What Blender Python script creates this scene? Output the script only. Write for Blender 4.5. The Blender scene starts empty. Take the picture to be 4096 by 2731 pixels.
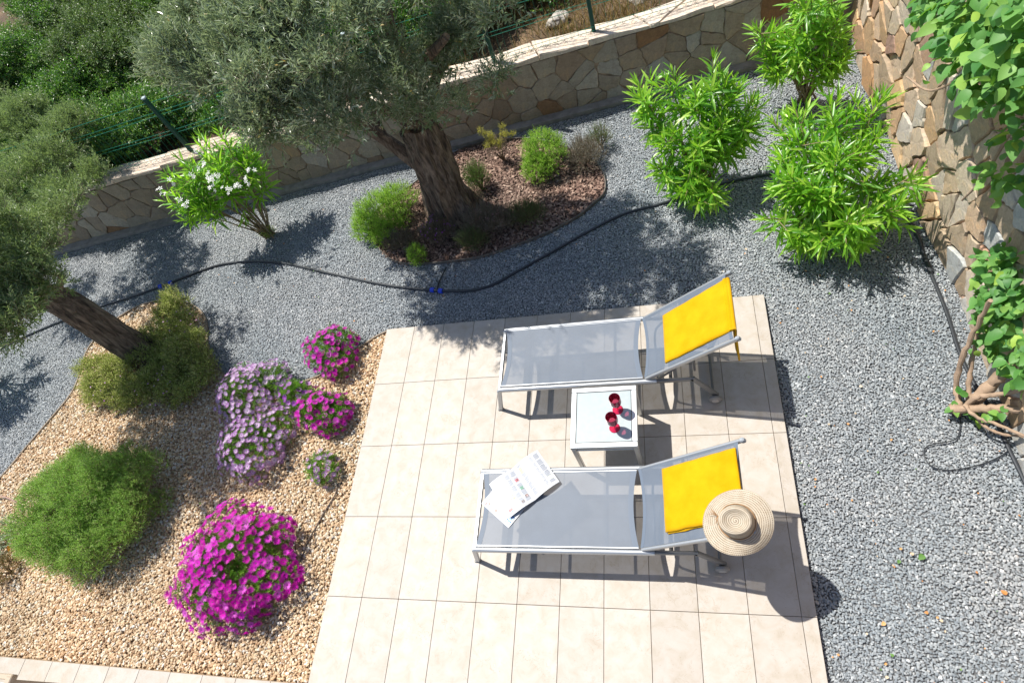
import bpy, math, random
import numpy as np
from mathutils import Vector, Matrix, noise as mnoise

rng = np.random.default_rng(11)
random.seed(11)
SC = bpy.context.scene
COL = SC.collection

# ------------------------------------------------------------------ camera
cd = bpy.data.cameras.new("camera"); cam = bpy.data.objects.new("camera", cd); COL.objects.link(cam)
R = np.array([[0.9579156, 0.0810330, -0.2753749], [-0.0774522, -0.8507826, -0.5197790], [-0.2764034, 0.5192328, -0.8087017]])
mw = Matrix.Identity(4)
for i in range(3):
    mw[i][0] = R[0][i]; mw[i][1] = -R[1][i]; mw[i][2] = -R[2][i]
mw[0][3], mw[1][3], mw[2][3] = 2.76305, -3.03467, 4.32736
cam.matrix_world = mw
cd.sensor_width = 36.0; cd.lens = 21.329; cd.clip_start = 0.05; cd.clip_end = 400
SC.camera = cam
# ------------------------------------------------------------------ sky, sun, exposure
SUN = Vector((0.46, -0.265, -1.0)).normalized()
w = bpy.data.worlds.new("World"); SC.world = w; w.use_nodes = True
nt = w.node_tree; nt.nodes.clear()
out = nt.nodes.new("ShaderNodeOutputWorld"); bg = nt.nodes.new("ShaderNodeBackground")
sky = nt.nodes.new("ShaderNodeTexSky"); sky.sky_type = 'NISHITA'; sky.sun_disc = False
sky.sun_elevation = math.radians(62); sky.sun_rotation = math.radians(-60)
bg.inputs[1].default_value = 0.095
nt.links.new(sky.outputs[0], bg.inputs[0]); nt.links.new(bg.outputs[0], out.inputs[0])
sl = bpy.data.lights.new("sun", 'SUN'); sl.energy = 4.6; sl.angle = math.radians(0.55); sl.color = (1.0, 0.955, 0.88)
so = bpy.data.objects.new("sun", sl); COL.objects.link(so); so.rotation_euler = SUN.to_track_quat('-Z', 'Y').to_euler()
so.location = (-6, 4, 12)
vs = SC.view_settings; vs.view_transform = 'Standard'; vs.look = 'None'; vs.exposure = 0.60; vs.gamma = 1.0; vs.use_curve_mapping = False
SC.render.engine = 'CYCLES'
SC.cycles.use_denoising = True
SC.cycles.max_bounces = 8; SC.cycles.transparent_max_bounces = 24
SC.cycles.transmission_bounces = 6; SC.cycles.diffuse_bounces = 4; SC.cycles.glossy_bounces = 3
GZ = -0.04      # gravel level; the patio surface is z = 0

# ------------------------------------------------------------------ material helpers
def nmat(name):
    m = bpy.data.materials.new(name); m.use_nodes = True
    nt = m.node_tree; b = nt.nodes["Principled BSDF"]
    return m, nt, b
def N(nt, t, **kw):
    n = nt.nodes.new(t)
    for k, v in kw.items(): setattr(n, k, v)
    return n
def ramp(nt, fac, stops, interp='LINEAR'):
    r = N(nt, "ShaderNodeValToRGB"); cr = r.color_ramp; cr.interpolation = interp
    while len(cr.elements) < len(stops): cr.elements.new(0.5)
    for e, (p, c) in zip(cr.elements, stops):
        e.position = p; e.color = (*c, 1) if len(c) == 3 else c
    if fac is not None: nt.links.new(fac, r.inputs[0])
    return r
def noise_tex(nt, scale, detail=4, rough=.55, coord='Object', dist=0):
    tc = N(nt, "ShaderNodeTexCoord"); n = N(nt, "ShaderNodeTexNoise")
    n.inputs["Scale"].default_value = scale; n.inputs["Detail"].default_value = detail
    n.inputs["Roughness"].default_value = rough; n.inputs["Distortion"].default_value = dist
    nt.links.new(tc.outputs[coord], n.inputs["Vector"]); return n
def mixc(nt, a, b, fac, mode='MIX'):
    m = N(nt, "ShaderNodeMix", data_type='RGBA', blend_type=mode)
    for k, v in ((0, fac), (6, a), (7, b)):
        if isinstance(v, (int, float)): m.inputs[k].default_value = v
        elif isinstance(v, tuple): m.inputs[k].default_value = (*v, 1) if len(v) == 3 else v
        else: nt.links.new(v, m.inputs[k])
    return m.outputs[2]
def bump(nt, h, strength, dist, bsdf, normal_in="Normal"):
    b = N(nt, "ShaderNodeBump"); b.inputs["Strength"].default_value = strength; b.inputs["Distance"].default_value = dist
    nt.links.new(h, b.inputs["Height"]); nt.links.new(b.outputs[0], bsdf.inputs[normal_in]); return b
def simple(name, c, rough=.5, metal=0, spec=.5, var=0.0, vscale=30, bmp=0.0, bscale=80, bdist=.002):
    m, nt, b = nmat(name)
    b.inputs["Base Color"].default_value = (*c, 1); b.inputs["Roughness"].default_value = rough
    b.inputs["Metallic"].default_value = metal; b.inputs["Specular IOR Level"].default_value = spec
    if var:
        n = noise_tex(nt, vscale, 5)
        r = ramp(nt, n.outputs[0], [(.3, tuple(x*(1-var) for x in c)), (.7, tuple(min(1, x*(1+var)) for x in c))])
        nt.links.new(r.outputs[0], b.inputs["Base Color"])
    if bmp:
        n = noise_tex(nt, bscale, 4); bump(nt, n.outputs[0], bmp, bdist, b)
    return m
def rnd_fac(nt):
    """per-face attribute plus per-object random, wrapped to 0..1"""
    a = N(nt, "ShaderNodeAttribute", attribute_name="rnd"); o = N(nt, "ShaderNodeObjectInfo")
    s = N(nt, "ShaderNodeMath", operation='ADD'); nt.links.new(a.outputs["Fac"], s.inputs[0]); nt.links.new(o.outputs["Random"], s.inputs[1])
    f = N(nt, "ShaderNodeMath", operation='FRACT'); nt.links.new(s.outputs[0], f.inputs[0]); return f.outputs[0]
def leafmat(name, stops, rough=.42, transl=.3, tcol=(.25, .45, .04), spec=.5, back=None):
    m, nt, b = nmat(name)
    f = rnd_fac(nt); c = ramp(nt, f, stops).outputs[0]
    if back:
        g = N(nt, "ShaderNodeNewGeometry"); c = mixc(nt, c, back, g.outputs["Backfacing"])
    nt.links.new(c, b.inputs["Base Color"]); b.inputs["Roughness"].default_value = rough; b.inputs["Specular IOR Level"].default_value = spec
    t = N(nt, "ShaderNodeBsdfTranslucent"); t.inputs[0].default_value = (*tcol, 1)
    mx = N(nt, "ShaderNodeMixShader"); mx.inputs[0].default_value = transl
    o = nt.nodes["Material Output"]
    nt.links.new(b.outputs[0], mx.inputs[1]); nt.links.new(t.outputs[0], mx.inputs[2]); nt.links.new(mx.outputs[0], o.inputs[0])
    return m
def petalmat(name, stops, tcol, transl=.25, radial=None):
    m = leafmat(name, stops, .5, transl, tcol, .25)
    return m

# ------------------------------------------------------------------ object helpers
def link(o, parent=None):
    COL.objects.link(o)
    if parent is not None: o.parent = parent
    return o
def empty(name, loc=(0, 0, 0), rz=0):
    o = bpy.data.objects.new(name, None); o.location = loc; o.rotation_euler = (0, 0, rz); o.empty_display_size = .1
    COL.objects.link(o); return o
def tag(o, label=None, cat=None, group=None, kind=None):
    if label: o["label"] = label
    if cat: o["category"] = cat
    if group: o["group"] = group
    if kind: o["kind"] = kind
    return o
def mesh_np(name, V, F, mats=(), midx=None, rnd=None, smooth=False, parent=None, loc=None):
    """V (n,3); F (m,3) or (m,4) or list of polygons"""
    me = bpy.data.meshes.new(name)
    V = np.asarray(V, dtype=np.float32)
    if isinstance(F, np.ndarray):
        m, k = F.shape
        me.vertices.add(len(V)); me.vertices.foreach_set("co", V.ravel())
        me.loops.add(m*k); me.loops.foreach_set("vertex_index", F.astype(np.int32).ravel())
        me.polygons.add(m); me.polygons.foreach_set("loop_start", np.arange(0, m*k, k, dtype=np.int32))
        me.update(calc_edges=True)
    else:
        me.from_pydata([tuple(map(float, v)) for v in V], [], [tuple(int(i) for i in f) for f in F]); m = len(F); me.update()
    for x in mats: me.materials.append(x)
    if midx is not None: me.polygons.foreach_set("material_index", np.asarray(midx, dtype=np.int32))
    if rnd is not None:
        a = me.attributes.new("rnd", 'FLOAT', 'FACE'); a.data.foreach_set("value", np.asarray(rnd, dtype=np.float32))
    me.polygons.foreach_set("use_smooth", np.full(len(me.polygons), bool(smooth)))
    me.update()
    o = bpy.data.objects.new(name, me)
    if loc is not None: o.location = loc
    return link(o, parent)
class MB:
    """collects triangles / quads (quads stored as two tris)"""
    def __init__(s): s.V = []; s.F = []; s.M = []; s.n = 0
    def add(s, V, F, mi=0):
        V = np.asarray(V, float)
        for f in F:
            for i in range(1, len(f)-1): s.F.append((f[0]+s.n, f[i]+s.n, f[i+1]+s.n)); s.M.append(mi)
        s.V.append(V); s.n += len(V); return s
    def box(s, c, d, mi=0, rot=None, bev=0.0):
        c = np.array(c, float); h = np.array(d, float)/2
        if bev > 0:
            bev = min(bev, h.min()*.49)
            V = []; idx = {}
            for sx in (-1, 1):
                for sy in (-1, 1):
                    for sz in (-1, 1):
                        for ax in range(3):
                            p = np.array([sx, sy, sz])*(h-bev); p[ax] = (sx, sy, sz)[ax]*h[ax]
                            idx[(sx, sy, sz, ax)] = len(V); V.append(p)
            F = []
            for ax in range(3):
                a, b = [(1, 2), (2, 0), (0, 1)][ax]
                for sg in (-1, 1):
                    q = []
                    for (u, v) in ((-1, -1), (1, -1), (1, 1), (-1, 1)):
                        k = [0, 0, 0]; k[ax] = sg; k[a] = u; k[b] = v; q.append(idx[(*k, ax)])
                    F.append(q if sg > 0 else q[::-1])
            # edges
            for ax in range(3):
                a, b = [(1, 2), (2, 0), (0, 1)][ax]
                for sa in (-1, 1):
                    for sb in (-1, 1):
                        def K(sx, axx):
                            k = [0, 0, 0]; k[ax] = sx; k[a] = sa; k[b] = sb; return idx[(*k, axx)]
                        q = [K(-1, a), K(1, a), K(1, b), K(-1, b)]
                        F.append(q if sa*sb < 0 else q[::-1])
            for sx in (-1, 1):
                for sy in (-1, 1):
                    for sz in (-1, 1):
                        q = [idx[(sx, sy, sz, i)] for i in range(3)]
                        F.append(q if sx*sy*sz > 0 else q[::-1])
            V = np.array(V)
        else:
            V = np.array([[x, y, z] for x in (-1, 1) for y in (-1, 1) for z in (-1, 1)])*h
            F = [(0, 1, 3, 2), (4, 6, 7, 5), (0, 4, 5, 1), (2, 3, 7, 6), (0, 2, 6, 4), (1, 5, 7, 3)]
        if rot is not None: V = V @ np.array(rot).T
        return s.add(V+c, F, mi)
    def tube(s, P, r, k=8, mi=0, cap=True, flat=1.0, up=(0, 0, 1), fn=None):
        P = np.array(P, float); n = len(P)
        r = np.full(n, r) if np.isscalar(r) else np.array(r, float)
        T = np.gradient(P, axis=0); T /= np.linalg.norm(T, axis=1)[:, None]+1e-9
        up = np.array(up, float); V = []
        prev = None
        for i in range(n):
            if prev is None:
                a = np.cross(T[i], up)
                if np.linalg.norm(a) < 1e-3: a = np.cross(T[i], (1, 0, 0))
            else: a = prev - T[i]*(prev@T[i])
            a /= np.linalg.norm(a)+1e-9; prev = a; b = np.cross(T[i], a)
            for j in range(k):
                t = 2*math.pi*j/k; rr = r[i]*(fn(i/(n-1), t) if fn else 1)
                V.append(P[i]+(a*math.cos(t)+b*math.sin(t)*flat)*rr)
        F = [(i*k+j, i*k+(j+1) % k, (i+1)*k+(j+1) % k, (i+1)*k+j) for i in range(n-1) for j in range(k)]
        if cap: F += [tuple(range(k))[::-1], tuple((n-1)*k+j for j in range(k))]
        return s.add(V, F, mi)
    def lathe(s, prof, k=24, c=(0, 0, 0), mi=0, rot=None):
        V = []; n = len(prof)
        for (r, z) in prof:
            for j in range(k):
                t = 2*math.pi*j/k; V.append((r*math.cos(t), r*math.sin(t), z))
        F = [(i*k+j, i*k+(j+1) % k, (i+1)*k+(j+1) % k, (i+1)*k+j) for i in range(n-1) for j in range(k)]
        V = np.array(V)
        if rot is not None: V = V@np.array(rot).T
        return s.add(V+np.array(c), F, mi)
    def build(s, name, mats, parent=None, smooth=True, loc=None, angle=35):
        if not isinstance(mats, (list, tuple)): mats = [mats]
        o = mesh_np(name, np.concatenate(s.V), np.array(s.F), mats, s.M, smooth=smooth, parent=parent, loc=loc)
        if smooth:
            o.data.set_sharp_from_angle(angle=math.radians(angle))
        return o
def smooth_path(P, n=8):
    P = [np.array(p, float) for p in P]; out = []
    Q = [2*P[0]-P[1]]+P+[2*P[-1]-P[-2]]
    for i in range(1, len(Q)-2):
        for j in range(n):
            t = j/n; a, b, c, d = Q[i-1:i+3]
            out.append(.5*((2*b)+(-a+c)*t+(2*a-5*b+4*c-d)*t*t+(-a+3*b-3*c+d)*t**3))
    out.append(P[-1]); return np.array(out)
def in_poly(X, Y, poly):
    c = np.zeros(X.shape, bool); n = len(poly)
    for i in range(n):
        x1, y1 = poly[i]; x2, y2 = poly[(i+1) % n]
        m = ((y1 > Y) != (y2 > Y)); xi = (x2-x1)*(Y-y1)/((y2-y1) if y2 != y1 else 1e-9)+x1
        c ^= m & (X < xi)
    return c
def smooth_poly(P, n=6):
    Q = [np.array(p, float) for p in P]; m = len(Q); out = []
    for i in range(m):
        a, b, c, d = Q[i-1], Q[i], Q[(i+1) % m], Q[(i+2) % m]
        for j in range(n):
            t = j/n; out.append(tuple(.5*((2*b)+(-a+c)*t+(2*a-5*b+4*c-d)*t*t+(-a+3*b-3*c+d)*t**3)))
    return out
def dup(o, loc=None, parent=None, name=None):
    c = o.copy(); COL.objects.link(c)
    if loc is not None: c.location = loc
    if parent is not None: c.parent = parent
    return c
def dup_tree(root, loc):
    r = root.copy(); COL.objects.link(r); r.location = loc
    for ch in list(root.children):
        c = ch.copy(); COL.objects.link(c); c.parent = r
        for g in list(ch.children):
            d = g.copy(); COL.objects.link(d); d.parent = c
    return r

# ------------------------------------------------------------------ setting outlines (metres)
MULCH = smooth_poly([(-0.124,1.965),(0.141,2.224),(0.434,2.446),(0.748,2.495),(1.042,2.473),(1.296,2.402),(1.625,2.209),(1.914,1.979),(2.066,1.732),(2.101,1.538),(2.076,1.393),(1.981,1.293),(1.824,1.148),(1.589,1.018),(1.395,0.937),(1.177,0.871),(0.885,0.793),(0.515,0.775),(0.124,0.803),(-0.116,0.883),(-0.340,1.096),(-0.507,1.372),(-0.469,1.693)], 5)
BEIGE_EDGE = [(-5.171,-2.707),(-4.800,-2.209),(-4.492,-1.818),(-4.173,-1.412),(-4.028,-1.081),(-3.878,-0.735),(-3.769,-0.453),(-3.789,-0.206),(-3.863,0.143),(-3.694,0.487),(-3.345,0.697),(-2.902,0.708),(-2.534,0.574),(-2.305,0.372),(-2.147,0.048),(-1.997,-0.152),(-1.821,-0.315),(-1.646,-0.423),(-1.461,-0.499),(-1.219,-0.534),(-0.924,-0.524),(-0.728,-0.480),(-0.558,-0.402),(-0.379,-0.233),(-0.215,-0.125),(-0.122,-0.059)]
BEIGE_EDGE = BEIGE_EDGE + [(0.0, 0.0)]
BEIGE = BEIGE_EDGE + [(0.0, -2.985), (-4.9, -2.985)]
PATIO_X1, PATIO_Y1 = 3.387, 0.0
def wall_y(x): return 2.585 + 0.1275*(x-1.0)+0.11     # front face of the low wall
def wall_x(y): return 4.60+0.045*(2.6-y) if y > -0.5 else 4.74

# ------------------------------------------------------------------ ground sheets
m_soil = simple("dark_soil", (.10, .085, .07), .95, var=.35, vscale=40, bmp=.6, bscale=60, bdist=.01)
m_subg = simple("gravel_bed_fines", (.13, .135, .14), .95, var=.35, vscale=160, bmp=.8, bscale=220, bdist=.004)
g = 0
n = 60
def grid_mesh(name, x0, x1, y0, y1, nx, ny, zf, mat, parent=None):
    X, Y = np.meshgrid(np.linspace(x0, x1, nx), np.linspace(y0, y1, ny))
    Z = zf(X, Y); V = np.stack([X, Y, Z], -1).reshape(-1, 3)
    i = np.arange(nx-1)[None, :]+np.arange(ny-1)[:, None]*nx; i = i.ravel()
    F = np.stack([i, i+1, i+nx+1, i+nx], -1)
    return mesh_np(name, V, F, [mat], smooth=True, parent=parent)
tag(grid_mesh("ground", -120, 120, -120, 120, 60, 60, lambda X, Y: X*0+GZ-.022, m_subg), kind="structure")
m_bsoil = simple("beige_gravel_bed_fines", (.34, .24, .15), .95, var=.3, vscale=120, bmp=.8, bscale=150, bdist=.005)
tag(mesh_np("beige_gravel_bed", [(x, y, GZ-.016) for x, y in BEIGE], [list(range(len(BEIGE)))], [m_bsoil]), kind="structure")
m_msoil = simple("mulch_bed_soil", (.07, .045, .035), .95, var=.4, vscale=60, bmp=.8, bscale=90, bdist=.008)
tag(mesh_np("mulch_bed", [(x, y, GZ-.012) for x, y in MULCH], [list(range(len(MULCH)))], [m_msoil]), kind="structure")

# terrain beyond the low wall and behind the tall wall
def ter_z(X, Y):
    w_ = wall_y(X)+.3
    d = np.clip(Y-w_, 0, 50)
    return .50+.10*np.sin(X*1.3+1)*np.cos(Y*.9)+.04*np.sin(X*5.1)*np.sin(Y*4.3)-.02*d*0
m_dry = None
def terrain_mat():
    m, nt, b = nmat("dry_earth")
    n1 = noise_tex(nt, 3.5, 6); n2 = noise_tex(nt, 45, 5)
    c = ramp(nt, n1.outputs[0], [(.3, (.06, .042, .022)), (.55, (.12, .08, .045)), (.75, (.24, .17, .10))]).outputs[0]
    c2 = ramp(nt, n2.outputs[0], [(.35, (.55, .5, .45)), (.65, (1.3, 1.25, 1.2))]).outputs[0]
    nt.links.new(mixc(nt, c, c2, .8, 'MULTIPLY'), b.inputs["Base Color"]); b.inputs["Roughness"].default_value = .95
    bump(nt, n2.outputs[0], .8, .02, b); return m
m_dry = terrain_mat()
# sheet that follows the back of the wall
nx, ny = 160, 60
xs = np.linspace(-26, 26, nx); tt = np.linspace(0, 1, ny)**2*40
X = np.repeat(xs[None], ny, 0); Y = wall_y(X)+.26+tt[:, None]
Z = ter_z(X, Y)
i = (np.arange(nx-1)[None, :]+np.arange(ny-1)[:, None]*nx).ravel()
tag(mesh_np("hillside", np.stack([X, Y, Z], -1).reshape(-1, 3), np.stack([i, i+1, i+nx+1, i+nx], -1), [m_dry], smooth=True), kind="structure")

# ------------------------------------------------------------------ scattered stones with geometry nodes
def pebble_nodes(name, mat, variants=5, subdiv=1, disp=.35, nscale=1.1):
    ng = bpy.data.node_groups.new(name, 'GeometryNodeTree')
    ng.interface.new_socket("Geometry", in_out='INPUT', socket_type='NodeSocketGeometry')
    ng.interface.new_socket("Geometry", in_out='OUTPUT', socket_type='NodeSocketGeometry')
    gi = ng.nodes.new('NodeGroupInput'); go = ng.nodes.new('NodeGroupOutput')
    g2i = ng.nodes.new('GeometryNodeGeometryToInstance')
    for v in range(variants):
        ico = ng.nodes.new('GeometryNodeMeshIcoSphere'); ico.inputs[0].default_value = 1.0; ico.inputs[1].default_value = subdiv
        pos = ng.nodes.new('GeometryNodeInputPosition'); add = ng.nodes.new('ShaderNodeVectorMath'); add.operation = 'ADD'
        add.inputs[1].default_value = (v*7.3, v*3.1, v*5.7); ng.links.new(pos.outputs[0], add.inputs[0])
        nz = ng.nodes.new('ShaderNodeTexNoise'); nz.inputs["Scale"].default_value = nscale; nz.inputs["Detail"].default_value = 1
        ng.links.new(add.outputs[0], nz.inputs["Vector"])
        sub = ng.nodes.new('ShaderNodeVectorMath'); sub.operation = 'SUBTRACT'; sub.inputs[1].default_value = (.5, .5, .5)
        ng.links.new(nz.outputs["Color"], sub.inputs[0])
        sc = ng.nodes.new('ShaderNodeVectorMath'); sc.operation = 'SCALE'; sc.inputs[3].default_value = disp*4
        ng.links.new(sub.outputs[0], sc.inputs[0])
        sp = ng.nodes.new('GeometryNodeSetPosition'); ng.links.new(ico.outputs[0], sp.inputs[0]); ng.links.new(sc.outputs[0], sp.inputs[3])
        ng.links.new(sp.outputs[0], g2i.inputs[0])
    iop = ng.nodes.new('GeometryNodeInstanceOnPoints'); ng.links.new(gi.outputs[0], iop.inputs[0]); ng.links.new(g2i.outputs[0], iop.inputs[2])
    iop.inputs[3].default_value = True
    na = ng.nodes.new('GeometryNodeInputNamedAttribute'); na.data_type = 'FLOAT_VECTOR'; na.inputs[0].default_value = "rot"
    e2r = ng.nodes.new('FunctionNodeEulerToRotation'); ng.links.new(na.outputs[0], e2r.inputs[0]); ng.links.new(e2r.outputs[0], iop.inputs[5])
    nb = ng.nodes.new('GeometryNodeInputNamedAttribute'); nb.data_type = 'FLOAT_VECTOR'; nb.inputs[0].default_value = "scl"; ng.links.new(nb.outputs[0], iop.inputs[6])
    sm = ng.nodes.new('GeometryNodeSetMaterial'); sm.inputs[2].default_value = mat
    ng.links.new(iop.outputs[0], sm.inputs[0]); ng.links.new(sm.outputs[0], go.inputs[0])
    return ng
def scatter(name, P, rot, scl, ng):
    me = bpy.data.meshes.new(name); me.vertices.add(len(P)); me.vertices.foreach_set("co", P.astype(np.float32).ravel())
    for nm, A in (("rot", rot), ("scl", scl)):
        a = me.attributes.new(nm, 'FLOAT_VECTOR', 'POINT'); a.data.foreach_set("vector", A.astype(np.float32).ravel())
    o = bpy.data.objects.new(name, me); COL.objects.link(o)
    md = o.modifiers.new("stones", 'NODES'); md.node_group = ng
    return tag(o, kind="stuff")
def jitter_grid(x0, x1, y0, y1, s, jit=.5):
    X, Y = np.meshgrid(np.arange(x0, x1, s), np.arange(y0, y1, s)); X = X.ravel()+rng.uniform(-jit, jit, X.size)*s; Y = Y.ravel()+rng.uniform(-jit, jit, Y.size)*s
    return X, Y
def stonemat(name, stops, rough=.75, nscale=.0):
    m, nt, b = nmat(name)
    o = N(nt, "ShaderNodeObjectInfo"); c = ramp(nt, o.outputs["Random"], stops).outputs[0]
    n = noise_tex(nt, 1.6, 3); c2 = ramp(nt, n.outputs[0], [(.3, (.8, .8, .8)), (.7, (1.12, 1.12, 1.12))]).outputs[0]
    c = mixc(nt, c, c2, .7, 'MULTIPLY')
    # large soft patches of dust and damp across the bed
    g = N(nt, "ShaderNodeNewGeometry"); n3 = N(nt, "ShaderNodeTexNoise"); n3.inputs["Scale"].default_value = 1.1; n3.inputs["Detail"].default_value = 3
    nt.links.new(g.outputs["Position"], n3.inputs["Vector"])
    c3 = ramp(nt, n3.outputs[0], [(.3, (.86, .9, .92)), (.7, (1.1, 1.07, 1.05))]).outputs[0]
    c3b = ramp(nt, n3.outputs[0], [(0, (.92, .92, .92)), (1, (.92, .92, .92))]).outputs[0]
    nt.links.new(mixc(nt, mixc(nt, c, c3, 1.0, 'MULTIPLY'), c3b, 1.0, 'MULTIPLY'), b.inputs["Base Color"])
    b.inputs["Roughness"].default_value = rough; return m
m_grey = stonemat("slate_chip", [(0, (.19, .215, .235)), (.25, (.255, .283, .305)), (.5, (.295, .32, .34)), (.75, (.335, .36, .375)), (.95, (.41, .43, .44)), (.985, (.62, .64, .65)), (1, (.32, .30, .28))], .6)
X, Y = jitter_grid(-7.2, 4.75, -3.9, 3.1, .0128, .55)
k = (Y < wall_y(X)-.13) & (X < np.where(Y > -.5, 4.60+.045*(2.6-Y), 4.74)) & ~in_poly(X, Y, MULCH) & ~in_poly(X, Y, BEIGE) & ~((X > -3.4) & (X < PATIO_X1+.006) & (Y < .006) & ((X > -.0) | (Y < -2.98)))
# only what the picture, or a step to its side, can see
vx = (X-2.763)*R[0][0]+(Y+3.035)*R[0][1]+(-4.37)*R[0][2]; vy = (X-2.763)*R[1][0]+(Y+3.035)*R[1][1]+(-4.37)*R[1][2]; vz = (X-2.763)*R[2][0]+(Y+3.035)*R[2][1]+(-4.37)*R[2][2]
k &= (np.abs(vx/vz) < .95) & (np.abs(vy/vz) < .66)
X, Y = X[k], Y[k]; n = len(X)
Z = GZ-.012+rng.uniform(-.003, .005, n)+.004*np.sin(X*7.1+Y*3)*np.sin(Y*6.3)
s0 = rng.uniform(.0062, .0115, n)*(1+(rng.random(n) < .03)*.35)
scatter("grey_gravel", np.stack([X, Y, Z], -1), np.stack([rng.normal(0, .27, n), rng.normal(0, .27, n), rng.uniform(0, 6.28, n)], -1),
        np.stack([s0*1.12, s0*.78, s0*.42], -1), pebble_nodes("slate_chips", m_grey, 6, 1, .26, 1.3))
m_bpeb = stonemat("beige_pebble", [(0, (.36, .22, .12)), (.2, (.52, .34, .19)), (.45, (.62, .44, .26)), (.7, (.70, .54, .35)), (.88, (.78, .66, .50)), (.96, (.82, .77, .68)), (1, (.42, .36, .30))], .6)
X, Y = jitter_grid(-6, .02, -3.0, 1.1, .0185, .5)
k = in_poly(X, Y, BEIGE); X, Y = X[k], Y[k]
X = np.concatenate([X, X+rng.uniform(-.01, .01, len(X))]); Y = np.concatenate([Y, Y+rng.uniform(-.01, .01, len(Y))]); n = len(X)
kk = in_poly(X, Y, BEIGE) & (X < -.012) & (Y > -2.972); X, Y = X[kk], Y[kk]; n = len(X)
Z = GZ+rng.uniform(-.012, .004, n)+.004*np.sin(X*6+Y*4)
s0 = rng.uniform(.0078, .0142, n)
scatter("beige_gravel", np.stack([X, Y, Z], -1), np.stack([rng.normal(0, .5, n), rng.normal(0, .5, n), rng.uniform(0, 6.28, n)], -1),
        np.stack([s0*1.15, s0*.85, s0*.6], -1), pebble_nodes("beige_pebbles", m_bpeb, 6, 2, .24, 1.0))
m_mulch = stonemat("bark_chip", [(0, (.08, .045, .032)), (.3, (.17, .10, .075)), (.6, (.27, .17, .13)), (.85, (.38, .26, .20)), (1, (.50, .36, .28))], .85)
X, Y = jitter_grid(-1, 2.4, .4, 2.6, .017, .6)
k = in_poly(X, Y, MULCH); X, Y = X[k], Y[k]; n = len(X)
Z = GZ+rng.uniform(-.008, .010, n)+.012*np.sin(X*5)*np.sin(Y*6)
s0 = rng.uniform(.008, .023, n)
scatter("bark_mulch", np.stack([X, Y, Z], -1), np.stack([rng.normal(0, .35, n), rng.normal(0, .35, n), rng.uniform(0, 6.28, n)], -1),
        np.stack([s0*1.3, s0*.62, s0*.22], -1), pebble_nodes("bark_chips", m_mulch, 6, 1, .26, 1.2))

# ------------------------------------------------------------------ bed edging strips
m_edge = simple("dull_steel_edging", (.16, .145, .125), .7, .3, var=.3, vscale=25)
def edging(name, pts, closed, h=.032, t=.007, mat=m_edge):
    P = np.array(pts, float); n = len(P)
    T = (np.roll(P, -1, 0)-np.roll(P, 1, 0)) if closed else np.gradient(P, axis=0)
    T /= np.linalg.norm(T, axis=1)[:, None]+1e-9; Nn = np.stack([-T[:, 1], T[:, 0]], -1)
    V = []
    for p, q in zip(P, Nn):
        a = p+q*t/2; b = p-q*t/2
        V += [(*a, GZ-.03), (*a, GZ+h-.02), (*b, GZ+h-.02), (*b, GZ-.03)]
    F = []
    for i in range(n if closed else n-1):
        a = i*4; b = ((i+1) % n)*4
        F += [(a+j, b+j, b+j+1, a+j+1) for j in range(3)]
    return mesh_np(name, V, F, [mat], smooth=False)
tag(edging("bed_edging", MULCH, True, .045, .008), "thin grey metal edging strip curving around the brown bark mulch bed", "edging")
be = smooth_path([(*p, 0) for p in BEIGE_EDGE], 4)[:, :2]
tag(edging("bed_edging", be, False, .038, .014, simple("rusty_tan_edging", (.24, .19, .14), .8, var=.3)), "low tan edging strip along the curved border of the beige pebble bed", "edging")

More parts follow.
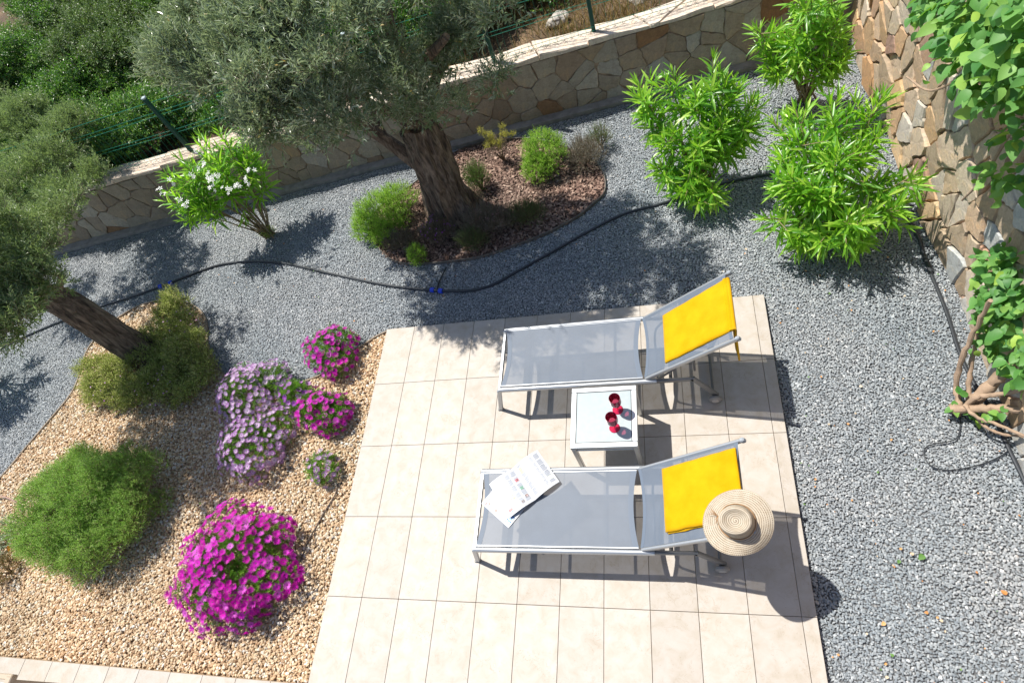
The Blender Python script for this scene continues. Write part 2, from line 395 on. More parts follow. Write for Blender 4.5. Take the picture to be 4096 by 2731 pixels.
# ------------------------------------------------------------------ patio tiles
def tile_mat():
    m, nt, b = nmat("cream_porcelain_tile")
    oi = N(nt, "ShaderNodeObjectInfo"); tc = N(nt, "ShaderNodeTexCoord")
    mp = N(nt, "ShaderNodeVectorMath", operation='ADD')
    cx = N(nt, "ShaderNodeVectorMath", operation='SCALE'); cx.inputs[3].default_value = 37
    cb = N(nt, "ShaderNodeCombineXYZ"); nt.links.new(oi.outputs["Random"], cb.inputs[0]); nt.links.new(oi.outputs["Random"], cb.inputs[1])
    nt.links.new(cb.outputs[0], cx.inputs[0]); nt.links.new(tc.outputs["Object"], mp.inputs[0]); nt.links.new(cx.outputs[0], mp.inputs[1])
    def nz(s, d, r, dist=0):
        n = N(nt, "ShaderNodeTexNoise"); n.inputs["Scale"].default_value = s; n.inputs["Detail"].default_value = d; n.inputs["Roughness"].default_value = r
        n.inputs["Distortion"].default_value = dist; nt.links.new(mp.outputs[0], n.inputs["Vector"]); return n
    base = ramp(nt, nz(10, 6, .62, .5).outputs[0], [(.28, (.37, .325, .265)), (.42, (.405, .36, .305)), (.56, (.43, .39, .345)), (.74, (.455, .425, .385))]).outputs[0]
    # thin irregular stone veins
    v = nz(9, 8, .62, 1.2); vr = ramp(nt, v.outputs[0], [(.485, (1, 1, 1)), (.5, (.80, .74, .66)), (.515, (1, 1, 1))]).outputs[0]
    msk = ramp(nt, nz(6, 2, .5).outputs[0], [(.45, (0, 0, 0)), (.62, (1, 1, 1))]).outputs[0]
    vm = mixc(nt, (1., 1., 1.), vr, msk)
    c = mixc(nt, base, vm, .8, 'MULTIPLY')
    pits = ramp(nt, nz(95, 2, .5).outputs[0], [(.24, (.72, .66, .58)), (.32, (1, 1, 1))]).outputs[0]
    c = mixc(nt, c, pits, .6, 'MULTIPLY')
    hv = N(nt, "ShaderNodeMapRange"); nt.links.new(oi.outputs["Random"], hv.inputs[0]); hv.inputs[3].default_value = .95; hv.inputs[4].default_value = 1.05
    mm = N(nt, "ShaderNodeVectorMath", operation='SCALE'); nt.links.new(c, mm.inputs[0]); nt.links.new(hv.outputs[0], mm.inputs[3])
    nt.links.new(mm.outputs[0], b.inputs["Base Color"]); b.inputs["Roughness"].default_value = .55; b.inputs["Specular IOR Level"].default_value = .35
    return m
m_tile = tile_mat()
m_grout = simple("tan_grout", (.27, .20, .13), .9, var=.25, vscale=60)
patio = MB()
patio.box((PATIO_X1/2, -3.6, -.06), (PATIO_X1-.004, 7.2, .1)).box((-3.0, -5.1, -.0605), (5.998, 4.236, .099))
patio = patio.build("patio", [m_grout], smooth=False); tag(patio, kind="structure")
tile_cache = {}
def tile(x0, x1, y0, y1):
    g_ = .0016; dx, dy = x1-x0-2*g_, y1-y0-2*g_
    key = (round(dx, 4), round(dy, 4))
    if key not in tile_cache:
        o = MB().box((0, 0, 0), (dx, dy, .012), bev=.0012).build("tile", [m_tile], patio, smooth=False); tile_cache[key] = o
    else:
        o = dup(tile_cache[key])
    o.location = ((x0+x1)/2, (y0+y1)/2, -.0062+rng.uniform(-.0004, .0004)); o.rotation_euler = (0, 0, math.pi*int(rng.integers(0, 2)))
xs_ = [0.004+.002]+[.3*i for i in range(1, 12)]+[PATIO_X1]
for j in range(8):
    for i in range(12): tile(xs_[i], xs_[i+1], -.6*(j+1), -.6*j)
for j in range(3):
    y1 = -2.985 if j == 0 else -3.6-.6*(j-1); y0 = -3.6-.6*j
    for i in range(16): tile(-.3*(i+1), -.3*i if i else .003, y0, y1)

# ------------------------------------------------------------------ stone walls: every stone a part
def clip_half(poly, p, nrm):
    out = []; m = len(poly)
    for i in range(m):
        a, b = poly[i], poly[(i+1) % m]; da = (a-p)@nrm; db = (b-p)@nrm
        if da <= 0: out.append(a)
        if (da < 0) != (db < 0) and abs(da-db) > 1e-12:
            out.append(a+(b-a)*(da/(da-db)))
    return out
def voronoi(S, rect, reach):
    cells = []
    x0, x1, y0, y1 = rect
    for i, s in enumerate(S):
        poly = [np.array(q, float) for q in ((x0, y0), (x1, y0), (x1, y1), (x0, y1))]
        d = np.hypot(*(S-s).T); 
        for j in np.argsort(d)[1:26]:
            if d[j] > reach: break
            poly = clip_half(poly, (S[j]+s)/2, S[j]-s)
            if len(poly) < 3: break
        cells.append(poly)
    return cells
def stone_sites(x0, x1, y0, y1, sx, sy, seed):
    r = np.random.default_rng(seed); P = []
    ny_ = max(1, round((y1-y0)/sy)); nx_ = max(1, round((x1-x0)/sx))
    for b in range(ny_):
        for a in range(nx_):
            P.append((x0+(a+.5+(b % 2)*.5-.25+r.uniform(-.55, .55))*(x1-x0)/nx_, y0+(b+.5+r.uniform(-.55, .55))*(y1-y0)/ny_))
    P = [p for i, p in enumerate(P) if all((p[0]-q[0])**2+(p[1]-q[1])**2 > (min(sx, sy)*.42)**2 for q in P[:i])]
    return np.array(P)
def stone_piece(poly, gap, depth, mat, parent, frame, r, name="stone", bev=.008, warp=.0):
    """poly in wall (u, v); frame(u, v, d) -> xyz; slab proud of the mortar by depth"""
    P = np.array(poly); c = P.mean(0)
    if len(P) < 3: return None
    # roughen the outline, then shrink for the joint
    Q = []
    for i in range(len(P)):
        a, b = P[i], P[(i+1) % len(P)]; L = np.hypot(*(b-a))
        if L < .012: continue
        Q.append(a)
        if L > .05:
            nrm = np.array([-(b-a)[1], (b-a)[0]])/L; kk_ = min(4, int(L/.045)+1)
            for z_ in range(1, kk_): Q.append(a+(b-a)*((z_+r.uniform(-.3, .3))/kk_)+nrm*r.uniform(-.011, .009)*min(1, L/.09))
    if len(Q) < 3: return None
    Q = np.array(Q); sz = np.hypot(*(Q-c).T)
    if sz.max() < .03: return None
    def shrink(g): return c+(Q-c)*np.clip(1-(g*(.7+.6*r.random(len(Q))))[:, None]/sz[:, None]*1.15, .2, 1)
    A = shrink(np.full(len(Q), gap)); B = shrink(np.full(len(Q), gap+bev))
    k = len(Q); tu, tv = r.uniform(-.09, .09, 2); V = []
    for (u, v) in A: V.append(frame(u, v, -.012))
    for (u, v) in A: V.append(frame(u, v, depth*.55+(u-c[0])*tu+(v-c[1])*tv))
    for (u, v) in B: V.append(frame(u, v, depth+(u-c[0])*tu+(v-c[1])*tv+r.uniform(-.002, .002)))
    V.append(frame(*c, depth+.003))
    V = np.array(V); o3 = V[-1].copy(); V = V-o3
    F = []
    for i in range(k):
        j = (i+1) % k
        F += [(i, j, k+j, k+i), (k+i, k+j, 2*k+j, 2*k+i), (2*k+i, 2*k+j, 3*k)]
    return mesh_np(name, V, F, [mat], parent=parent, loc=tuple(o3))
def rockmat(name, stops, rough=.8, veins=.5):
    m, nt, b = nmat(name)
    oi = N(nt, "ShaderNodeObjectInfo"); c = ramp(nt, oi.outputs["Random"], stops).outputs[0]
    n1 = noise_tex(nt, 9, 5, .6, dist=.6); n2 = noise_tex(nt, 55, 5, .65)
    patch = ramp(nt, n1.outputs[0], [(.3, (.66, .6, .55)), (.5, (1, 1, 1)), (.66, (1.25, 1.12, .95))]).outputs[0]
    c = mixc(nt, c, patch, .8, 'MULTIPLY')
    gr = ramp(nt, n2.outputs[0], [(.3, (.72, .72, .72)), (.7, (1.2, 1.2, 1.2))]).outputs[0]
    c = mixc(nt, c, gr, .7, 'MULTIPLY'); nt.links.new(c, b.inputs["Base Color"]); b.inputs["Roughness"].default_value = rough
    ad = N(nt, "ShaderNodeMath", operation='ADD'); nt.links.new(n1.outputs[0], ad.inputs[0]); nt.links.new(n2.outputs[0], ad.inputs[1])
    bump(nt, ad.outputs[0], .55, .006, b); return m
m_rock_lo = rockmat("brown_schist", [(0, (.24, .19, .14)), (.2, (.34, .28, .21)), (.4, (.38, .34, .27)), (.55, (.26, .135, .06)), (.62, (.34, .30, .24)), (.8, (.33, .24, .15)), (.9, (.38, .36, .32)), (1, (.42, .36, .28))])
m_rock_hi = rockmat("warm_sandstone", [(0, (.36, .27, .18)), (.2, (.46, .37, .27)), (.38, (.50, .42, .33)), (.5, (.44, .27, .14)), (.6, (.48, .40, .31)), (.72, (.40, .42, .42)), (.85, (.53, .44, .33)), (.93, (.52, .36, .19)), (1, (.36, .23, .18))])
m_mortar_lo = simple("brown_mortar", (.27, .19, .13), .95, var=.35, vscale=30, bmp=.5, bscale=70, bdist=.006)
m_mortar_hi = simple("pink_mortar", (.56, .38, .27), .95, var=.25, vscale=25, bmp=.6, bscale=80, bdist=.006)
m_conc = simple("grey_concrete", (.27, .25, .235), .9, var=.25, vscale=14, bmp=.4, bscale=60, bdist=.004)
m_cop = rockmat("pale_coping_stone", [(0, (.52, .42, .33)), (.35, (.62, .52, .42)), (.7, (.68, .60, .50)), (1, (.56, .42, .33))], .75)
# low wall along the back
lw = empty("stone_wall", (1, wall_y(1), GZ)); tag(lw, "low retaining wall of irregular brown flagstones in shade, with pale coping, behind the grey gravel", "wall")
X0, X1, TOP = -6.6, 4.62, .675
ux = np.array([1.0, .1275, 0]); ux /= np.linalg.norm(ux); un_ = np.array([.1275, -1, 0]); un_ /= np.linalg.norm(un_)
O_ = np.array([X0, wall_y(X0), 0.0]); LW = (X1-X0)*math.hypot(1, .1275)
def rel(V, par): return np.array(V)-np.array(par.location)
def fr_lo(u, v, d): return O_+ux*u+np.array([0, 0, 1.0])*v+un_*d-np.array(lw.location)
def slab(u0, u1, d0, d1, z0, z1, O=O_, loc=lw.location):
    V = [O+ux*u+un_*d+np.array([0, 0, z]) for u in (u0, u1) for d in (d0, d1) for z in (z0, z1)]
    return np.array(V)-np.array(loc)
BF = [(0, 1, 3, 2), (4, 6, 7, 5), (0, 4, 5, 1), (2, 3, 7, 6), (0, 2, 6, 4), (1, 5, 7, 3)]
MB().add(slab(-.5, LW, -.26, -.004, -.2, TOP-.004), BF).build("mortar", [m_mortar_lo], lw, smooth=False)
MB().add(slab(-.5, LW-.02, .0, .115, -.2, GZ+.035), BF).build("footing", [m_conc], lw, smooth=False)
rr = np.random.default_rng(5)
S = stone_sites(.0, LW, GZ-.02, TOP-.03, .235, .20, 3)
for poly in voronoi(S, (0, LW, GZ-.01, TOP-.02), .9):
    if len(poly) >= 3: stone_piece(poly, .004, rr.uniform(.004, .014), m_rock_lo, lw, fr_lo, rr)
def fr_top(u, v, d): return O_+ux*u+np.array([0, 0, TOP+d])-un_*v-np.array(lw.location)
S = stone_sites(.0, LW, -.02, .27, .42, .29, 9)
for poly in voronoi(S, (0, LW, -.015, .262), 1.2):
    if len(poly) >= 3: stone_piece(poly, .004, rr.uniform(.028, .036), m_cop, lw, fr_top, rr, name="coping_stone", bev=.007)
# tall wall on the right
rw = empty("stone_wall", (4.65, .5, GZ)); tag(rw, "tall sunlit retaining wall of pointed warm flagstones with pink mortar on the right", "wall")
HI = 2.75
def rwx(y): return 4.60+.045*max(min(2.6-y, 3.1), 0)
ys = np.linspace(3.3, -3.4, 30); V = []
for y in ys: V += [(rwx(y)+.004, y, GZ-.2), (rwx(y)+.004, y, HI), (rwx(y)+.42, y, HI), (rwx(y)+.42, y, GZ-.2)]
F = [(a*4+j, (a+1)*4+j, (a+1)*4+(j+1) % 4, a*4+(j+1) % 4) for a in range(29) for j in range(4)]
F = [f[::-1] for f in F]
mesh_np("mortar", np.array(V)-np.array(rw.location), F, [m_mortar_hi], parent=rw)
def fr_hi(u, v, d): y = 3.2-u; return np.array([rwx(y)-d, y, v])-np.array(rw.location)
S = stone_sites(0, 5.2, GZ, HI-.25, .19, .24, 21)
cells = voronoi(S, (0, 5.2, GZ-.01, HI-.2), .9)
cells.sort(key=lambda c: -1 if not len(c) else np.mean([p[1] for p in c]))
for poly in cells[:]:
    if len(poly) >= 3: stone_piece(poly, rr.uniform(.005, .011), rr.uniform(.012, .040), m_rock_hi, rw, fr_hi, rr, bev=.006)
tag(mesh_np("upper_bank", [(4.95, -30, HI-.05), (40, -30, HI-.05), (40, 3.1, HI-.05), (4.95, 3.1, HI-.05)], [(0, 1, 2, 3)], [m_dry]), kind="structure")




# ------------------------------------------------------------------ fence on the low wall
m_green = simple("green_fence_paint", (.012, .075, .055), .45, .2)
m_wire = simple("green_fence_wire", (.02, .20, .13), .4, .3)
fence = empty("wire_fence", (2.1, 2.93, TOP+.03)); tag(fence, "dark green wire mesh fence with square posts standing on the low stone wall", "fence")
FO = np.array(fence.location)
def fpt(u, z, off=.14): p = O_+ux*u-un_*off; return np.array([p[0], p[1], z])-FO
def u_of(x): return (x-X0)/ux[0]
post_mesh = None
for x in (-5.1, -2.72, -.32, 1.05, 2.11, 4.2):
    if post_mesh is None:
        b_ = MB().box((0, 0, .37), (.042, .042, .74), bev=.004); post_mesh = b_.build("post", [m_green], fence, smooth=False)
        cap_ = MB().box((0, 0, .751), (.048, .048, .022), bev=.006).build("cap", [simple("grey_post_cap", (.35, .42, .42), .5)], post_mesh, smooth=False); p_ = post_mesh
    else:
        p_ = dup(post_mesh); dup(cap_, parent=p_)
    p_.location = fpt(u_of(x), TOP+.02); p_.rotation_euler = (0, 0, .127)
for z in (.06, .10, .30, .34, .54, .58, .70):
    b_ = MB(); P = [fpt(u, TOP+z+.006*math.sin(u*2.1+z*9), .14-.03*(z < .2)) for u in np.linspace(0, LW, 60)]
    b_.tube(P, .0030, 4).build("wire", [m_wire], fence, smooth=True)
b_ = MB(); r_ = random.Random(3)
for u in np.arange(0, LW, .075):
    a = [fpt(u+r_.uniform(-.006, .006), TOP+z, .14-.03*(z < .2)+r_.uniform(-.004, .004)) for z in (.045, .2, .45, .7)]
    b_.tube(a, .0016, 3)
b_ = b_.build("mesh_wires", [m_wire], fence); tag(b_, kind="stuff")
b_ = MB()                                          # crumpled lower edge lying on the coping
P = []
for a, u in enumerate(np.arange(0, LW, .022)):
    P.append(fpt(u+r_.uniform(-.008, .008), TOP+.045+(.02 if a % 4 == 0 else 0)+r_.uniform(-.003, .004), .075+r_.uniform(-.006, .006)+(.02 if a % 4 == 1 else 0)))
b_.tube(P, .0016, 3)
for u in np.arange(0, LW, .088):
    b_.tube([fpt(u, TOP+.05, .07), fpt(u+.05, TOP+.055, .14)], .0014, 3).tube([fpt(u+.05, TOP+.05, .07), fpt(u-.01, TOP+.055, .14)], .0014, 3)
tag(b_.build("loose_wire_edge", [simple("rusty_wire", (.09, .075, .06), .6, .3)], fence), kind="stuff")

# ------------------------------------------------------------------ foliage kit
def norm(a): return a/(np.linalg.norm(a, axis=-1, keepdims=True)+1e-9)
def leaf_diamond(w=.2, fold=.25, bend=.12):
    # two triangles folded along the midrib; x along the leaf 0..1
    return np.array([(0, 0, 0), (.45, -w, fold*w), (1, 0, -bend), (.45, w, fold*w)]), np.array([(0, 1, 2), (0, 2, 3)])
def leaf_lance(w=.09, fold=.35, bend=.3, rows=(0, .18, .45, .75, 1), wid=(.12, .75, 1, .7, 0)):
    V = []; F = []
    for t, q in zip(rows, wid):
        z = -bend*t*t; V += [(t, -w*q, z+fold*w*q), (t, 0, z), (t, w*q, z+fold*w*q)]
    n = len(rows)
    for i in range(n-1):
        a = i*3
        for j in (0, 1):
            if i == n-2: F += [(a+j, a+3+1, a+j+1)]
            else: F += [(a+j, a+3+j, a+3+j+1), (a+j, a+3+j+1, a+j+1)]
    V[-3] = V[-1] = V[-2]
    F = [f[::-1] for f in F]
    return np.array(V, float), np.array(F)
def place(T, O, D, Nn, S, wscale=None):
    """copies of template T at origins O with axes D (along), Nn (up), sizes S"""
    V0, F0 = T; D = norm(D); B = norm(np.cross(Nn, D)); Nn = np.cross(D, B)
    S = np.asarray(S)[:, None, None]
    W = S if wscale is None else S*np.asarray(wscale)[:, None, None]
    P = O[:, None, :]+V0[None, :, 0:1]*D[:, None]*S+V0[None, :, 1:2]*B[:, None]*W+V0[None, :, 2:3]*Nn[:, None]*S
    n = len(O); m = len(V0)
    F = F0[None]+np.arange(n)[:, None, None]*m
    return P.reshape(-1, 3), F.reshape(-1, F0.shape[1]), np.repeat(np.arange(n), len(F0))
def shell_points(blobs, n, r, inner=.62, zmin=None):
    vol = np.array([b[3]*b[4]+b[3]*b[5]+b[4]*b[5] for b in blobs])**1.0; vol = vol/vol.sum()
    idx = r.choice(len(blobs), n, p=vol); B = np.array(blobs)[idx]
    d = norm(r.normal(size=(n, 3))); d[:, 2] = np.where(d[:, 2] < -.35, -d[:, 2]*.8, d[:, 2]); d = norm(d)
    rad = inner+(1-inner)*r.random(n)**.6
    rad *= 1+.16*np.sin(d[:, 0]*5+idx*2)*np.sin(d[:, 1]*6+idx)+.10*np.sin(d[:, 2]*9+d[:, 0]*7)
    P = B[:, :3]+d*B[:, 3:6]*rad[:, None]
    nn = norm(d/B[:, 3:6])
    return P, nn
def clumps(blobs, n, rad, r):
    P, nn = shell_points(blobs, n, r, .55)
    s = rad*r.uniform(.6, 1.35, n)
    return [(p[0], p[1], p[2], q, q, q*.8) for p, q in zip(P, s)]
def shoots(P, Dn, k, L, leafL, T, r, splay=.9, up=.0, droop=0., decus=True, jitter=.25, tipshrink=.5):
    """k leaves along each shoot starting at P and pointing Dn"""
    n = len(P); Dn = norm(Dn); a = norm(np.cross(Dn, norm(r.normal(size=(n, 3))))); b = np.cross(Dn, a)
    Lr = L*(.65+.7*r.random(n))
    OO, DD, NN, SS = [], [], [], []
    for i in range(k):
        t = (i+.5)/k; th = i*2.4+r.random(n)*.6 if not decus else (i % 2)*math.pi+(i//2)*1.57+r.random(n)*.5
        side = a*np.cos(th)[:, None]+b*np.sin(th)[:, None]
        sp = splay*(1-.45*t)
        d = norm(Dn*(1-.35*sp)+side*sp+r.normal(size=(n, 3))*jitter+np.array([0, 0, up]))
        o = P+Dn*(Lr*t)[:, None]+np.array([0, 0, -droop])*(Lr*t*t)[:, None]
        nn = norm(Dn*.7-side*.1+np.array([0, 0, .6])+r.normal(size=(n, 3))*.25)
        OO.append(o); DD.append(d); NN.append(nn); SS.append(leafL*(1-tipshrink*t*t)*(.75+.5*r.random(n)))
    return np.concatenate(OO), np.concatenate(DD), np.concatenate(NN), np.concatenate(SS)
def stems_mesh(P, Dn, L, rad, r):
    n = len(P); Dn = norm(Dn); a = norm(np.cross(Dn, norm(r.normal(size=(n, 3))))); b = np.cross(Dn, a)
    base = P-Dn*L*.15; tip = P+Dn*L; V = []
    for t in (0, 1, 2):
        d = a*math.cos(t*2.094)+b*math.sin(t*2.094); V.append(base+d*rad)
    V.append(tip); V = np.stack(V, 1).reshape(-1, 3)
    F = np.array([(0, 1, 3), (1, 2, 3), (2, 0, 3)])[None]+np.arange(n)[:, None, None]*4
    return V, F.reshape(-1, 3)
def foliage(name, blobs, nsh, k, L, leafL, T, mats, parent, r, outward=.9, upw=.5, rand=.45, splay=.9, inner=.62, stem=None, keep=None, droop=0., kind="stuff", jitter=.25, wind=(0, 0, 0), clump=None):
    if clump: blobs = clumps(blobs, clump[0], clump[1], r)
    P, nn = shell_points(blobs, nsh, r, inner)
    if keep is not None:
        q = keep(P); P, nn = P[q], nn[q]
    D = nn*outward+np.array([0, 0, upw])+r.normal(size=P.shape)*rand+np.array(wind)
    D = norm(D)
    O, DD, NN, SS = shoots(P, D, k, L, leafL, T, r, splay, droop=droop, jitter=jitter)
    V, F, li = place(T, O, DD, NN, SS)
    rv = r.random(len(O)); shoot_r = r.random(len(P)); shoot_r = np.tile(shoot_r, k)[:len(O)]
    # leaves of one shoot vary together; young tips differ
    col = np.clip(.62*shoot_r+.38*rv, 0, .999)
    rnd = col[li]; midx = np.zeros(len(F), int)
    if stem:
        V2, F2 = stems_mesh(P, D, L, stem, r)
        F = np.concatenate([F, F2+len(V)]); V = np.concatenate([V, V2]); rnd = np.concatenate([rnd, np.zeros(len(F2))]); midx = np.concatenate([midx, np.ones(len(F2), int)])
    loc = np.array(parent.location) if parent is not None else np.zeros(3)
    o = mesh_np(name, V-loc, F, mats, midx, rnd, smooth=False, parent=parent)
    if kind: o["kind"] = kind
    return o

def barkmat(name, c1, c2, c3, sc=1.0):
    m, nt, b = nmat(name)
    tc = N(nt, "ShaderNodeTexCoord"); mp = N(nt, "ShaderNodeMapping"); mp.inputs["Scale"].default_value = (26*sc, 26*sc, 5*sc)
    nt.links.new(tc.outputs["Object"], mp.inputs["Vector"])
    n = N(nt, "ShaderNodeTexNoise"); n.inputs["Scale"].default_value = 1; n.inputs["Detail"].default_value = 7; n.inputs["Roughness"].default_value = .65; n.inputs["Distortion"].default_value = .8
    nt.links.new(mp.outputs[0], n.inputs["Vector"])
    c = ramp(nt, n.outputs[0], [(.36, c1), (.5, c2), (.64, c3)]).outputs[0]
    nt.links.new(c, b.inputs["Base Color"]); b.inputs["Roughness"].default_value = .92
    bump(nt, n.outputs[0], 1.0, .03/sc, b); return m
m_bark = barkmat("olive_bark", (.045, .032, .022), (.16, .115, .08), (.30, .225, .16))
m_twig = simple("pale_twig", (.28, .24, .17), .8, var=.2)
m_bstem = simple("brown_stem", (.17, .12, .07), .8, var=.3, vscale=40)
m_gstem = simple("green_stem", (.16, .20, .05), .6)

def gnarl(P, rad, r, k=34, ridges=7, amp=.16, n=40):
    """a fluted knotty trunk swept along P"""
    P = smooth_path(P, max(4, n//len(P))); m = len(P)
    rr_ = np.interp(np.linspace(0, 1, m), np.linspace(0, 1, len(rad)), rad)
    ph = r.uniform(0, 6.28, 4); b = MB()
    def fn(t, th):
        v = 1+amp*math.sin(ridges*th+ph[0]+2.2*t)*(.6+.4*math.sin(5*t+ph[1]))+amp*.5*math.sin((ridges*2+1)*th+ph[2]-3*t)
        v += amp*.9*mnoise.noise(Vector((math.cos(th)*2.2, math.sin(th)*2.2, t*6+ph[3])))+amp*.4*mnoise.noise(Vector((math.cos(th)*6, math.sin(th)*6, t*16)))
        return v+.38*max(0, 1-t*7)**2*(1+.8*math.sin(4*th+ph[2]))
    b.tube(P, rr_, k, fn=fn); return b
def branch_set(b, starts, r):
    for P, r0, r1 in starts:
        P = smooth_path(P, 5); b.tube(P, np.linspace(r0, r1, len(P)), 7)
    return b

# ------------------------------------------------------------------ olive trees
m_olive = leafmat("olive_leaf", [(0, (.09, .14, .06)), (.3, (.17, .23, .11)), (.6, (.27, .34, .20)), (.85, (.42, .48, .34)), (.98, (.54, .57, .46)), (1, (.6, .4, .06))], .32, .27, (.34, .44, .18), .8, back=(.50, .56, .40))
m_olive2 = leafmat("olive_leaf_green", [(0, (.06, .11, .03)), (.35, (.13, .20, .06)), (.7, (.23, .31, .12)), (1, (.40, .46, .27))], .36, .28, (.34, .48, .12), .7, back=(.44, .51, .30))
r = np.random.default_rng(101)
t1 = empty("olive_tree", (.47, 1.47, GZ)); tag(t1, "large grey-green olive tree with thick furrowed trunk rising from the bark mulch bed", "olive tree")
tb = gnarl([(0, 0, -.02), (.01, .0, .3), (.045, .01, .62), (.075, .02, .95), (.10, .03, 1.15)], [.262, .225, .195, .185, .15], r)
tb.build("trunk", [m_bark], t1, angle=60)
lb = MB()
branch_set(lb, [([(-.05, 0, .62), (-.20, .0, .88), (-.34, -.02, 1.15), (-.60, -.1, 1.6), (-.9, -.2, 2.0)], .085, .03),
                ([(.1, .02, 1.05), (.2, .0, 1.4), (.45, -.2, 1.8), (.8, -.4, 2.1)], .10, .03),
                ([(.08, .05, 1.05), (.05, .2, 1.5), (.1, .4, 2.0), (.2, .5, 2.4)], .09, .03),
                ([(.1, .0, 1.1), (-.05, -.2, 1.5), (-.1, -.6, 1.95)], .07, .02),
                ([(.1, .05, 1.1), (.5, .3, 1.6), (1.0, .2, 2.1)], .06, .02),
                ([(-.3, 0, 1.1), (-.5, .4, 1.5), (-.9, .8, 1.7)], .05, .02),
                ([(0, 0, 1.1), (.05, -.3, 1.3), (.15, -.45, 1.2)], .03, .01)], r)
lb.build("limb", [m_bark], t1)
T_ol = leaf_diamond(.115, .35, .12)
def E0(c, a, b, d): return (*c, a, b, d)
blobs1 = [(-.38, .88, 2.30, .45, .38, .34), (.10, .95, 2.42, .55, .55, .40), (.70, .85, 2.40, .60, .50, .40), (1.25, .85, 2.28, .55, .45, .42),
          (.40, 1.55, 2.35, .75, .55, .45), (1.2, 1.5, 2.3, .6, .5, .4), (-.45, 1.4, 2.2, .5, .5, .4), (.25, .62, 1.95, .45, .30, .28), (.85, 1.05, 1.75, .40, .30, .25),
          (-.15, .95, 1.75, .42, .35, .25), (-.75, 1.05, 2.15, .35, .4, .28), (.62, 1.25, 1.30, .16, .14, .13), (1.25, 1.25, 1.7, .35, .3, .25), (-.5, 1.6, 1.55, .5, .35, .25), (.0, 1.5, 1.5, .4, .3, .22)]
blobs1 += [E0((0.818,1.285,1.250), .22, .16, .12), E0((0.667,1.155,1.500), .25, .2, .15), E0((-0.050,0.667,1.900), .14, .14, .10), E0((-0.225,0.518,2.100), .14, .14, .10)]
foliage("crown", blobs1, 9300, 12, .15, .060, T_ol, [m_olive, m_twig], t1, r, outward=.75, upw=.6, rand=.42, splay=.75, inner=.25, stem=.0020, clump=(125, .17))
r = np.random.default_rng(102)
t2 = empty("olive_tree", (-2.86, -.07, GZ)); tag(t2, "olive tree leaning at the left edge with bare twisted trunk among wild flowers", "olive tree")
gnarl([(0, 0, -.02), (.0, .0, .3), (-.02, .0, .6), (-.03, .01, .9), (-.10, .02, 1.1), (-.25, .0, 1.25)], [.20, .165, .15, .14, .12, .10], r, ridges=6, amp=.12).build("trunk", [m_bark], t2, angle=60)
lb = branch_set(MB(), [([(-.15, .02, 1.15), (-.3, .3, 1.4), (-.5, .8, 1.35), (-.8, 1.3, 1.25)], .06, .02), ([(-.2, 0, 1.2), (-.1, .2, 1.5), (.2, .3, 1.6)], .06, .02),
                       ([(-.2, 0, 1.2), (-.1, -.2, 1.6), (.1, -.5, 1.9)], .07, .02), ([(-.2, 0, 1.2), (-.6, -.1, 1.6), (-1.0, -.2, 1.9)], .07, .02), ([(-.1, 0, 1.1), (.15, .1, 1.3), (.3, .0, 1.45)], .04, .015)], r)
lb.build("limb", [m_bark], t2)
def E(c, a, b, d): return (*c, a, b, d)
blobs2 = [E((-2.922,0.259,1.250), .25, .25, .16), E((-3.292,0.853,1.150), .25, .28, .18), E((-2.204,-0.739,1.600), .25, .2, .16), E((-5.052,2.538,1.150), .5, .5, .30), E((-4.142,2.275,1.050), .42, .42, .28), E((-4.152,1.407,1.200), .5, .45, .3), E((-3.549,1.502,1.050), .34, .38, .26), E((-2.970,0.355,1.400), .42, .36, .26),
          E((-2.892,-0.026,1.600), .45, .42, .30), E((-2.481,-0.290,1.500), .30, .26, .20), E((-2.536,-0.534,1.600), .32, .28, .22), E((-2.812,-0.278,1.900), .5, .5, .36), E((-2.784,-0.619,2.000), .5, .45, .36), E((-2.361,-0.919,1.900), .34, .3, .26),
          E((-5.071,1.294,1.500), .55, .5, .35), E((-6.191,3.018,1.200), .5, .5, .3), E((-3.124,-0.213,2.100), .5, .5, .36)]
foliage("crown", blobs2, 10500, 12, .14, .055, T_ol, [m_olive2, m_twig], t2, r, outward=.75, upw=.6, rand=.42, splay=.8, inner=.25, stem=.0018, clump=(150, .18))

